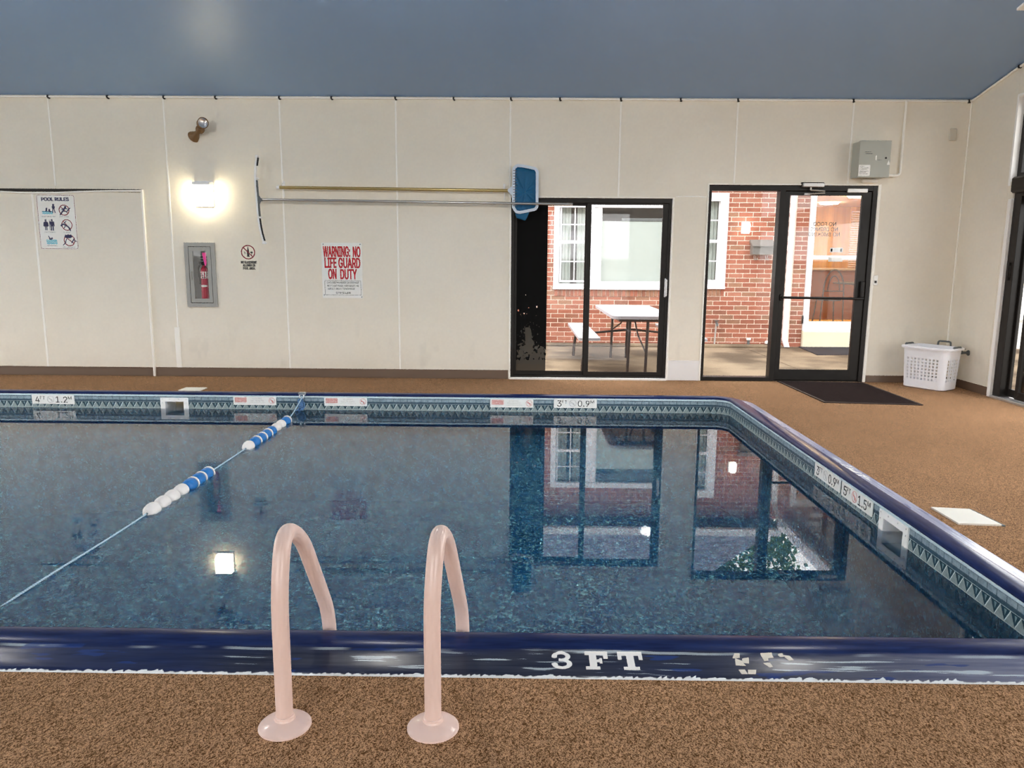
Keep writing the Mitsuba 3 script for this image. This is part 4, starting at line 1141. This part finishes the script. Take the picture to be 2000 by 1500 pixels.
def handle(u, v, along, rise):
    c = np.array(bask(u, v, HB))
    o = c - [*c3[:2], HB]
    o[2] = 0
    o /= np.linalg.norm(o)
    a3 = np.array([*along, 0])
    c = c + o * .014
    w = .068
    return tube(fillet([c - a3 * w + [0, 0, .002], c - a3 * w * .95 + [0, 0, rise], c + a3 * w * .95 + [0, 0, rise], c + a3 * w + [0, 0, .002]], .025, 8), .0095, 10)


obj('handle', handle(.55, 1.0, ux, .048), GREYP, t, smooth=True, label='grey handle standing up at the back')
obj('handle', handle(0, .5, uy, .014), GREYP, t, smooth=True, label='grey handle')
obj('handle', handle(1, .5, uy, .014), GREYP, t, smooth=True, label='grey handle')

# ------------------------------------------------------------------ mats
Mq = [(2.870, D - .022), (2.897, 7.100), (3.788, 7.015), (3.802, 8.300)]
t = thing('door_mat', 'dark brown ribbed mat lying inside the entry door', 'mat')
obj('sheet', hull([(x, y, z) for x, y in Mq for z in (0.0, .007)]), RIBMAT, t)
ed = Polygon(Mq)
em = ext(ed.difference(ed.buffer(-.022)), .009)
obj('edging', em, plain('mat_edge', (0.035, 0.022, 0.018), 0.6), t)

# globe lamps hanging over the pool; their mirror image shows in the glass door as the photograph has it
for i, x in enumerate((-7.5, -4.3, -1.05, 2.16)):
    t = thing('globe_lamp', 'white globe lamp hanging over the pool, number %s from the left wall' % ('one', 'two', 'three', 'four')[i], 'ceiling light', 'globe lamps over the pool')
    obj('globe', trimesh.creation.icosphere(3, .095).apply_translation((x, 4.6, 2.98)), PLASTIC, t, smooth=True, emitter={'type': 'area', 'radiance': rgb(*GLOBE)})
    obj('cap', lathe([(0, .14), (.03, .14), (.052, .095), (.055, .080), (0, .080)], (x, 4.6, 2.98), n=24), ALU, t, smooth=30)
    obj('stem', tube([(x, 4.6, 3.11), (x, 4.6, roof_z(4.6) - .003)], .010, 8), ALU, t)
t = thing('ceiling_vent', 'white vent corner on the blue ceiling at the top right', 'vent')
vy = 6.62
s = -PITCH
pl = lambda m: m.apply_transform(np.array([[1, 0, 0, 0], [0, 1, 0, 0], [0, s, 1, roof_z(vy) - s * vy], [0, 0, 0, 1.0]]))
obj('frame', pl(cat(cb(4.05, 4.60, vy + .02, vy + .06, -.02, 0, .004), cb(4.05, 4.60, vy - .36, vy - .32, -.02, 0, .004), cb(4.05, 4.09, vy - .36, vy + .06, -.02, 0, .004), cb(4.56, 4.60, vy - .36, vy + .06, -.02, 0, .004))), WHITE, t)
for i in range(6):
    obj('slat', pl(cb(4.08, 4.57, vy - .03 - .05 * i, vy - .005 - .05 * i, -.014, -.004, .002)), WHITE, t)

# ------------------------------------------------------------------ courtyard and brick building
cy = struct('courtyard_ground', label='tan concrete slab of the courtyard')
obj('slab', bx(-9, 3.585, D + .13, YB, GZ - .10, GZ), CONCRETE, cy)
obj('slab', bx(3.595, 9.0, D + .13, YB, GZ - .10, GZ), CONCRETE, cy)
obj('joint', bx(3.585, 3.595, D + .13, YB, GZ - .10, GZ - .012), DARKGAP, cy)
obj('curb', cb(-8.0, 4.2, YB - .16, YB, GZ, GZ + .045, .01), CONCRETE, cy)
gr = struct('parking_lot', label='pale paving beyond the buildings')
outer = sbox(-70, -70, 70, 80).difference(sbox(XL - .15, YNEAR - .2, 13.9, YB + 7))
m = ext(outer, .06)
m.apply_translation((0, 0, GZ - .12))
obj('paving', m, PAVEMENT, gr)

bb = thing('brick_building', 'red brick building with white windows across the courtyard', 'building')
WIN = [(.521, 2.46, .858, 2.222), (2.30, 3.262, .880, 2.372)]
DOORX = (4.545, 5.75)
bholes = unary_union([sbox(WIN[0][0], WIN[0][2], WIN[0][1], WIN[0][3]), sbox(2.62, WIN[1][2], WIN[1][1], WIN[1][3]), sbox(DOORX[0], GZ - .1, DOORX[1], 2.50)])
BTOP = 2.75
wallp = sbox(-8.0, GZ - .08, 8.0, BTOP).difference(bholes)
obj('wall_core', face(ext(wallp, .20), (0, YB + .206, 0)), MORTAR, bb)
CH, BL, JT = .0735, .2265, .0105
rng = random.Random(11)
cache = {}


def brick_ply(w, h, tone):
    k = (round(w, 3), round(h, 3), tone)
    if k not in cache:
        c = .0015
        m = trimesh.Trimesh([(0, 0, 0), (w, 0, 0), (w, 0, h), (0, 0, h), (c, -.013, c), (w - c, -.013, c), (w - c, -.013, h - c), (c, -.013, h - c)],
                            [(4, 5, 6), (4, 6, 7), (0, 1, 5), (0, 5, 4), (1, 2, 6), (1, 6, 5), (2, 3, 7), (2, 7, 6), (3, 0, 4), (3, 4, 7)], process=False)
        cache[k] = (mikit.ply(m, BRICKS[tone]), m)
    return cache[k]


soldier = [(WIN[0][0] + .02, WIN[0][1], .742, .850), (2.5, WIN[1][1] + .02, .762, .872)]
sol_holes = unary_union([sbox(a, c, b, d) for a, b, c, d in soldier])
allh = bholes.union(sol_holes)
todo = []
for r in range(int((BTOP - GZ) / CH)):
    z = GZ + .004 + r * CH
    off = (0 if r % 2 else .5) * BL
    x = -8.0 - off
    while x < 8.0:
        q = sbox(x, z, x + BL - JT, z + CH - JT).intersection(sbox(-8, -1, 8, 9)).difference(allh.buffer(.003))
        for g in getattr(q, 'geoms', [q]):
            if g.area > .0008:
                a0, b0, a1, b1 = g.bounds
                if b1 - b0 > .02 and a1 - a0 > .02:
                    todo.append((a0, b0, a1, b1))
        x += BL
tones = [0, 0, 1, 1, 2, 3, 4]


def rank(b):
    a0, b0, a1, b1 = b
    cx_, cz2 = (a0 + a1) / 2, (b0 + b1) / 2
    vis = (.38 < cx_ < 2.36 and cz2 < 2.3) or (2.95 < cx_ < 4.56 and cz2 < 2.42)
    # behind table parts and mullions still counts as in view
    return (0 if vis else 1, (b0 < 0) * .5 - (a1 - a0) * (b1 - b0) * 10 + abs(cz2 - 1.0) * .05)


todo.sort(key=rank)
for a0, b0, a1, b1 in todo[:300]:
    pd, _ = brick_ply(a1 - a0, b1 - b0, rng.choice(tones))
    put('brick', pd, bb, T().translate([a0, YB + .013, b0]))
rest = {}
for a0, b0, a1, b1 in todo[300:]:
    tn = rng.choice([0, 1, 2])
    m = brick_ply(a1 - a0, b1 - b0, tn)[1].copy()
    m.apply_translation((a0, YB + .013, b0))
    rest.setdefault(0, []).append(m)
obj('brickwork', cat(rest[0]), BRICKS[1], bb, kind='stuff')
for a, b, c, d in soldier:
    x = a
    while x < b - .03:
        w = min(.0640, b - x)
        pd, _ = brick_ply(w - .0095, d - c - .006, rng.choice([0, 3, 4, 4, 1]))
        put('sill_brick', pd, bb, T().translate([x, YB + .002, c + .003]))
        x += .0640
obj('sill_mortar', cat([bx(a, b, YB + .002, YB + .1, c, d) for a, b, c, d in soldier]), MORTAR, bb)

# windows of the brick building
def vinyl_window(label, x0, x1, z0, z1, f=.085):
    pl = sbox(x0, z0, x1, z1).difference(sbox(x0 + f, z0 + f, x1 - f, z1 - f))
    return obj('window', face(ext(pl, .09), (0, YB + .06, 0)), VINYL, bb, label=label)


wA = vinyl_window('wide white window unit', WIN[0][0], WIN[0][1], WIN[0][2], WIN[0][3])
obj('mullion', cat(cb(1.075, 1.275, YB - .012, YB + .08, WIN[0][2] + .02, WIN[0][3], .008), cb(1.135, 1.160, YB - .024, YB, WIN[0][2] + .02, WIN[0][3], .004)), VINYL, wA)
obj('sill', cb(WIN[0][0] - .01, WIN[0][1], YB - .045, YB + .06, WIN[0][2] - .008, WIN[0][2] + .035, .006), VINYL, wA)


def double_hung(parent, x0, x1, z0, zm, z1, y):
    obj('sash', cat(cb(x0 - .01, x0 + .02, y - .02, y + .02, z0 - .02, z1 + .02, .004), cb(x1 - .02, x1 + .01, y - .02, y + .02, z0 - .02, z1 + .02, .004), cb(x0, x1, y - .024, y + .02, zm - .024, zm + .024, .004), cb(x0, x1, y - .02, y + .02, z0 - .02, z0 + .012, .004), cb(x0, x1, y - .02, y + .02, z1 - .012, z1 + .02, .004)), VINYL, parent)
    xm = (x0 + x1) / 2
    for a, b in ((z0, zm), (zm, z1)):
        obj('muntin', cat(cb(xm - .010, xm + .010, y - .012, y + .008, a, b, .003), cb(x0, x1, y - .012, y + .008, (a + b) / 2 - .010, (a + b) / 2 + .010, .003)), VINYL, parent)
    obj('pane', sheet(x0, x1, y + .010, z0, zm), PANE, parent)
    obj('pane', sheet(x0, x1, y + .014, zm, z1), PANE, parent)


double_hung(wA, .628, 1.080, .985, 1.600, 2.150, YB + .055)
obj('pane', sheet(1.27, 2.40, YB + .05, .965, 2.20), PANE, wA)
obj('glazing_bead', face(ext(sbox(1.262, .945, 2.41, 2.215).difference(sbox(1.285, .985, 2.385, 2.19)), .03), (0, YB + .06, 0)), VINYL, wA)
obj('shade', cb(1.26, 2.42, YB + .115, YB + .119, .93, 1.935, .001), SHADE, wA, label='pale roller shade drawn over the lower glass')
obj('shade_bar', cb(1.60, 2.42, YB + .10, YB + .125, 1.935, 1.985, .004), GREYP, wA)
cur = []
for x0, x1 in ((.60, .80), (.90, 1.10)):
    xs = np.linspace(x0, x1, 40)
    ys = YB + .17 + .018 * np.sin(xs * 110)
    V = [(x, y, z) for x, y in zip(xs, ys) for z in (.92, 2.2)]
    cur.append(trimesh.Trimesh(V, [(2 * i, 2 * i + 1, 2 * i + 3) for i in range(39)] + [(2 * i, 2 * i + 3, 2 * i + 2) for i in range(39)], process=False))
obj('curtain', cat(cur), CURTAIN, wA, label='grey green curtains')
wB = vinyl_window('white double hung window beside the sconce', 2.62, WIN[1][1], WIN[1][2], WIN[1][3], .125)
obj('casing', cb(3.135, 3.250, YB - .02, YB + .05, WIN[1][2] + .05, WIN[1][3] - .02, .010), VINYL, wB)
obj('sill', cb(2.6, WIN[1][1] + .005, YB - .045, YB + .06, WIN[1][2] - .008, WIN[1][2] + .035, .006), VINYL, wB)
double_hung(wB, 2.72, 3.145, 1.005, 1.625, 2.285, YB + .055)
cur = []
xs = np.linspace(2.70, 3.16, 60)
V = [(x, YB + .17 + .018 * math.sin(x * 110), z) for x in xs for z in (.95, 2.3)]
obj('curtain', trimesh.Trimesh(V, [(2 * i, 2 * i + 1, 2 * i + 3) for i in range(59)] + [(2 * i, 2 * i + 3, 2 * i + 2) for i in range(59)], process=False), CURTAIN, wB)
# dim rooms behind the two windows
obj('room_lining', cat(bx(.3, 4.2, YB + 1.3, YB + 1.32, .4, 2.7), bx(.3, 4.2, YB + .22, YB + 1.3, .4, .42), bx(.3, 4.2, YB + .22, YB + 1.3, 2.68, 2.7), bx(.3, .32, YB + .22, YB + 1.3, .4, 2.7), bx(4.18, 4.2, YB + .22, YB + 1.3, .4, 2.7)), ROOMDARK, bb)
# eaves and shingled roof
ez = BTOP - .02
obj('soffit', bx(-8.1, 4.25, YB - .42, YB + .2, ez, ez + .02), plain('soffit', (0.07, 0.06, 0.055), .7), bb)
obj('gutter', hull([(x, y, z) for x in (-8.1, 4.25) for y, z in ((YB - .43, ez + .01), (YB - .50, ez + .02), (YB - .53, ez + .12), (YB - .43, ez + .12))]), VINYL, bb, label='white eaves gutter')
rows = []
ry, rz = YB - .47, ez + .125
for i in range(32):
    rows.append(hull([(x, y, z) for x in (-8.15, 4.05) for y, z in ((ry, rz - .006), (ry, rz + .014), (ry + .150, rz + .098), (ry + .150, rz + .084))]))
    ry += .125; rz += .078
obj('roof', cat(rows), SHINGLE, bb, label='grey shingled roof slope')
obj('rake_board', cb(4.05, 4.09, YB - .5, YB - .3, ez + .1, ez + .22, .004), VINYL, bb)
gb = Polygon([(YB, BTOP), (ry, BTOP), (ry, rz - .02), (YB, BTOP + .16)])
obj('gable_end', face(ext(gb, .06), (3.98, 0, 0), (0, 1, 0)), VINYL, bb)
# downspout
t = thing('downspout', 'white downspout running down the brick corner beside the glazed entry', 'downspout')
obj('pipe', cat(cb(4.222, 4.298, YB - .075, YB - .012, GZ + .12, 2.45, .008), hull([(x, y, z) for x in (4.222, 4.298) for y, z in ((YB - .075, 2.42), (YB - .012, 2.42), (YB - .40, 2.72), (YB - .46, 2.74))])), VINYL, t)
obj('outlet', hull([(x, y, z) for x in (4.21, 4.31) for y, z in ((YB - .40, 2.70), (YB - .50, 2.70), (YB - .50, 2.80), (YB - .40, 2.80))]), VINYL, t)
obj('foot', hull([(x, y, z) for x in (4.222, 4.298) for y, z in ((YB - .075, GZ + .14), (YB - .012, GZ + .14), (YB - .20, GZ + .02), (YB - .16, GZ + .005))]), VINYL, t)
# courtyard wall lamp, mailbox, pipes
t = thing('courtyard_sconce', 'small lit white lamp on the brick wall above the mailbox', 'lamp')
obj('back_plate', cb(3.478, 3.612, YB - .012, YB + .01, 1.745, 1.935, .006), PLASTIC, t)
obj('diffuser', lathe([(0, 0), (.045, 0), (.062, .03), (.062, .14), (.045, .18), (0, .185)], (3.546, YB - .055, 1.748), n=24), PLASTIC, t, smooth=40, emitter={'type': 'area', 'radiance': rgb(.12, .11, .085)})
t = thing('mailbox', 'grey metal mailbox with a sloping lid on the brick wall', 'mailbox')
obj('box', hull([(x, y, z) for x in (3.640, 3.965) for y, z in ((YB, 1.425), (YB - .13, 1.425), (YB - .14, 1.555), (YB, 1.60))]), MAILGREY, t)
obj('lid', hull([(x, y, z) for x in (3.622, 3.985) for y, z in ((YB, 1.655), (YB - .02, 1.655), (YB - .175, 1.560), (YB - .175, 1.548), (YB, 1.61))]), MAILGREY, t)
for x in (3.69, 3.87):
    obj('paper_hook', cat([tube(spline([(x + d, YB - .07, 1.425), (x + d, YB - .07, 1.36), (x + d, YB - .10, 1.335), (x + d, YB - .13, 1.365)], 12), .005, 6) for d in (0, .03)]), ALU, t, smooth=True)
t = thing('standpipe', 'thin grey pipe with a tap rising beside the brick wall', 'pipe')
obj('pipe', tube([(3.135, YB - .05, GZ), (3.15, YB - .05, .34)], .014, 10), ALU, t, smooth=30)
obj('tap', cat(tube([(3.15, YB - .05, .34), (3.15, YB - .12, .33), (3.15, YB - .13, .29)], .016, 8), cb(3.12, 3.19, YB - .07, YB - .03, .36, .375, .004)), GREYP, t)
t = thing('vent_cap', 'short grey cleanout pipe with a white cap by the brick wall', 'pipe')
obj('pipe', tube([(3.68, YB - .06, GZ), (3.68, YB - .06, .065)], .022, 12), GREYP, t, smooth=30)
obj('cap', lathe([(0, 0), (.036, 0), (.036, .03), (0, .035)], (3.68, YB - .06, .065), n=18), PLASTIC, t, smooth=30)
t = thing('vent_cap', 'wide white vent cap low on the brick wall beside the door mullion', 'pipe')
obj('pipe', tube([(3.99, YB - .08, GZ), (3.99, YB - .08, .01)], .035, 12), GREYP, t, smooth=30)
obj('cap', lathe([(0, 0), (.055, 0), (.055, .035), (.03, .05), (0, .05)], (3.99, YB - .08, .01), n=20), PLASTIC, t, smooth=30)
# brick return beside the downspout
obj('pier', cb(4.305, 4.330, YB - .03, YB + .01, GZ, 2.6, .004), MORTAR, bb, label='pale mortar line of the pier')

# glazed entry of the brick building and the dining room behind it
ed_ = obj('entry', cat(cb(4.548, 4.640, YB - .02, YB + .10, .215, 2.50, .006), cb(5.66, 5.75, YB - .02, YB + .10, .215, 2.50, .006), cb(4.548, 5.75, YB - .02, YB + .10, .215, .365, .006), cb(4.548, 5.75, YB - .02, YB + .10, 2.40, 2.50, .006), cb(4.6, 5.7, YB - .005, YB + .09, 1.352, 1.418, .006)), VINYL, bb, label='white framed glazed entry door')
obj('pane', sheet(4.62, 5.68, YB + .05, .35, 2.42), PANE, ed_)
obj('step', cb(4.548, 5.75, YB - .06, YB + .3, GZ, .215, .012), CREAM, bb, label='cream painted step under the entry')
obj('latch', cb(4.532, 4.552, YB - .03, YB + .01, .33, .46, .003), INK, bb)
t = thing('outdoor_mat', 'dark grey mat on the courtyard concrete before the brick building entry', 'mat')
obj('sheet', hull([(x, y, z) for x, y in ((4.50, YB - .03), (4.404, 11.18), (5.35, 11.34), (5.45, YB - .03)) for z in (GZ, GZ + .012)]), SLATE, t)
dn = struct('dining_room', label='room lined with orange wood behind the far glazed entry')
y0, y1, xa, xb, za, zb = YB + .21, YB + 3.6, 4.2, 7.2, .20, 2.42
obj('floor_boards', bx(xa, xb, y0 - .1, y1, za - .04, za), WOOD, dn)
obj('back_wall', bx(xa, xb, y1, y1 + .05, za, zb), WOOD, dn)
obj('side_wall', bx(xa - .05, xa, y0, y1, za, zb), WOOD, dn)
obj('side_wall', bx(xb, xb + .05, y0, y1, za, zb), WOOD, dn)
obj('ceiling_board', bx(xa, xb, y0, y1, zb, zb + .05), diffuse('tan_ceiling', (0.72, 0.55, 0.40)), dn)
t = thing('blind_window', 'white louvred panel hanging on the wood wall inside the dining room', 'blind')
for i in range(26):
    obj('slat', cb(6.72, 6.88, y1 - .05, y1 - .02, 1.20 + i * .044, 1.232 + i * .044, .003), VINYL, t)
t = thing('dining_lamp', 'flush yellow ceiling lamp deeper inside the dining room', 'ceiling light', 'dining room ceiling lamps')
obj('glass', lathe([(0, -.05), (.16, -.04), (.19, 0), (0, 0)], (5.78, YB + 2.4, zb), n=24), PLASTIC, t, smooth=30, emitter={'type': 'area', 'radiance': rgb(*INN)})
t = thing('dining_lamp', 'flush yellow ceiling lamp near the entry inside the dining room', 'ceiling light', 'dining room ceiling lamps')
obj('glass', lathe([(0, -.05), (.16, -.04), (.19, 0), (0, 0)], (5.66, YB + .85, zb), n=24), PLASTIC, t, smooth=30, emitter={'type': 'area', 'radiance': rgb(*INN)})
t = thing('bistro_chair', 'black wire chair with an arched back inside the dining room', 'chair')
cx_, cy_ = 5.38, YB + 1.1
obj('seat', lathe([(0, 0), (.20, 0), (.21, .015), (.20, .03), (0, .03)], (cx_, cy_, za + .45), n=24), LEGBROWN, t)
obj('back', cat(tube([(cx_ + .172 * math.cos(a), cy_ - .19, za + .62 + (.36 * math.sin(a))) for a in np.linspace(0, math.pi, 24)], .013, 8), tube([(cx_ + .10 * math.cos(a), cy_ - .19, za + .62 + (.26 * math.sin(a))) for a in np.linspace(0, math.pi, 20)], .009, 6), tube([(cx_ - .172, cy_ - .19, za + .62), (cx_ + .172, cy_ - .19, za + .62)], .011, 6)), LEGBROWN, t, smooth=True)
for sx in (-1, 1):
    obj('leg', tube([(cx_ + sx * .172, cy_ - .19, za + .64), (cx_ + sx * .20, cy_ - .18, za)], .012, 8), LEGBROWN, t, smooth=True)
    obj('leg', tube([(cx_ + sx * .15, cy_ + .14, za + .46), (cx_ + sx * .19, cy_ + .19, za)], .012, 8), LEGBROWN, t, smooth=True)
t = thing('dining_table', 'dark pedestal table beside the wire chair in the dining room', 'table')
obj('top', lathe([(0, 0), (.40, 0), (.41, .015), (.40, .03), (0, .03)], (5.98, YB + 1.35, za + .73), n=32), LEGBROWN, t)
obj('pedestal', lathe([(0, 0), (.24, 0), (.22, .03), (.05, .07), (.045, .70), (.14, .73), (0, .73)], (5.98, YB + 1.35, za), n=24), INK, t, smooth=40)
t = thing('serving_counter', 'dark wooden counter at the back of the dining room', 'counter')
obj('body', cb(4.9, 6.55, YB + 2.6, YB + 3.3, za, za + .95, .01), plain('dark_wood', (0.22, 0.09, 0.035), .4), t)
obj('top', cb(4.88, 6.6, YB + 2.55, YB + 3.35, za + .95, za + .99, .008), plain('counter_top', (0.45, 0.42, 0.44), .3), t)

# covered walk on the right of the courtyard
t = thing('covered_walk', 'white edged roof of the covered walk joining the two buildings', 'canopy')
obj('deck_underside', bx(4.42, 8.0, D + .35, YB - .02, 2.72, 2.80), plain('walk_soffit', (0.30, 0.29, 0.28), .6), t)
obj('gutter', hull([(x, y, z) for y in (D + .35, YB - .45) for x, z in ((4.42, 2.70), (4.36, 2.70), (4.33, 2.82), (4.42, 2.82))]), VINYL, t)
obj('fascia', cb(4.40, 4.44, D + .33, YB - .45, 2.82, 2.94, .004), VINYL, t)
obj('post', cb(4.46, 4.56, D + .40, D + .50, GZ, 2.72, .01), VINYL, t)

# folding picnic table
t = thing('picnic_table', 'pale plastic folding picnic table with joined benches in the courtyard', 'picnic table')
zt_ = .680
tp = Polygon([(1.085, 8.80), (1.80, 8.80), (1.86, 8.86), (1.86, 10.95), (1.80, 11.02), (1.20, 11.02), (1.135, 10.95), (1.03, 8.88)])
tp = rrect(1.075, 1.84, 8.80, 11.02, .12)
m = ext(tp, .035); m.apply_translation((0, 0, zt_ - .035))
obj('tabletop', m, TABLET, t)
obj('apron', cat(cb(1.16, 1.76, 8.90, 8.93, zt_ - .07, zt_ - .035, .004), cb(1.16, 1.19, 8.90, 10.9, zt_ - .07, zt_ - .035, .004), cb(1.73, 1.76, 8.90, 10.9, zt_ - .07, zt_ - .035, .004)), LEGBROWN, t)
for x, y in ((1.290, 9.02), (1.505, 9.02), (1.290, 10.72), (1.505, 10.72)):
    obj('leg', tube([(x, y, GZ), (x + .015, y, zt_ - .04)], .0175, 10), LEGBROWN, t, smooth=30)
obj('brace', cat(tube([(1.30, 10.72, .35), (1.37, 10.30, .48), (1.39, 10.2, .62)], .010, 6), tube([(1.50, 9.02, .24), (1.44, 9.25, .42), (1.40, 9.35, .64)], .010, 6)), LEGBROWN, t, smooth=30)
for x0_, x1_ in ((.70, .965), (1.985, 2.25)):
    m = ext(rrect(x0_, x1_, 9.02, 11.2, .06), .03); m.apply_translation((0, 0, .40 - .03))
    bnc = obj('bench', m, TABLET, t)
    for y in (9.3, 10.9):
        sx = 1 if x0_ < 1.5 else -1
        xm = (x0_ + x1_) / 2
        obj('bench_leg', tube(spline([(xm - sx * .06, y, GZ), (xm - sx * .04, y, .2), (xm, y, .37)], 12), .020, 8), LEGBROWN, bnc, smooth=30)
    obj('link', tube([((x0_ + x1_) / 2, 10.0, .36), (1.46, 10.0, .42)], .014, 8), LEGBROWN, bnc, smooth=30)

# trees behind, seen in the water's mirror image
for i, (x, y, h, r, lab) in enumerate(((5.6, 20.0, 9.5, 2.3, 'leafy tree behind the covered walk, nearer the left'), (12.5, 24.0, 10.5, 2.6, 'leafy tree behind the covered walk, nearer the right'), (1.5, 30.0, 12.0, 3.0, 'tall leafy tree far behind the shingled roof'))):
    t = thing('tree', lab, 'tree', 'trees behind the brick building')
    rg = np.random.default_rng(20 + i)
    brs = [tube([(x, y, GZ), (x + .1, y, h * .35), (x + .05, y + .1, h * .75)], [.16, .12, .05], 8)]
    cents = []
    for k in range(26):
        a, e = rg.uniform(0, 2 * math.pi), rg.uniform(-.2, 1.3)
        c = np.array((x, y, h * .62)) + r * rg.uniform(.5, 1.0) * np.array((math.cos(a) * math.cos(e), math.sin(a) * math.cos(e), 1.25 * math.sin(e)))
        cents.append(c)
        brs.append(tube([(x + .05, y, h * rg.uniform(.32, .6)), c], [.045, .012], 5))
    obj('trunk', cat(brs), BARK, t)
    n = 6500
    ci = rg.integers(0, len(cents), n)
    pos = np.array(cents)[ci] + rg.normal(0, .34, (n, 3))
    d1_ = rg.normal(size=(n, 3)); d1_ /= np.linalg.norm(d1_, axis=1, keepdims=True)
    d2_ = np.cross(d1_, rg.normal(size=(n, 3))); d2_ /= np.linalg.norm(d2_, axis=1, keepdims=True)
    sz = rg.uniform(.07, .13, (n, 1))
    V = np.stack([pos - d1_ * sz, pos + d2_ * sz * .45, pos + d1_ * sz, pos - d2_ * sz * .45], 1).reshape(-1, 3)
    idx = np.arange(n)[:, None] * 4
    obj('foliage', trimesh.Trimesh(V, np.vstack([idx + [0, 1, 2], idx + [0, 2, 3]]), process=False), LEAF, t, kind='stuff')

# outside the right wall: paved strip and a pale fence
pv = struct('side_patio', label='pale paving outside the right wall')
obj('paving', bx(XR + .13, 13.9, YNEAR - .2, D + .12, GZ - .1, GZ - .002), CONCRETE, pv)
t = thing('privacy_fence', 'pale board fence standing beyond the sliding doors of the right wall', 'fence')
for i in range(60):
    obj('board', cb(14.0, 14.03, -6 + i * .30, -6 + i * .30 + .285, GZ, 1.6, .004), VINYL, t)
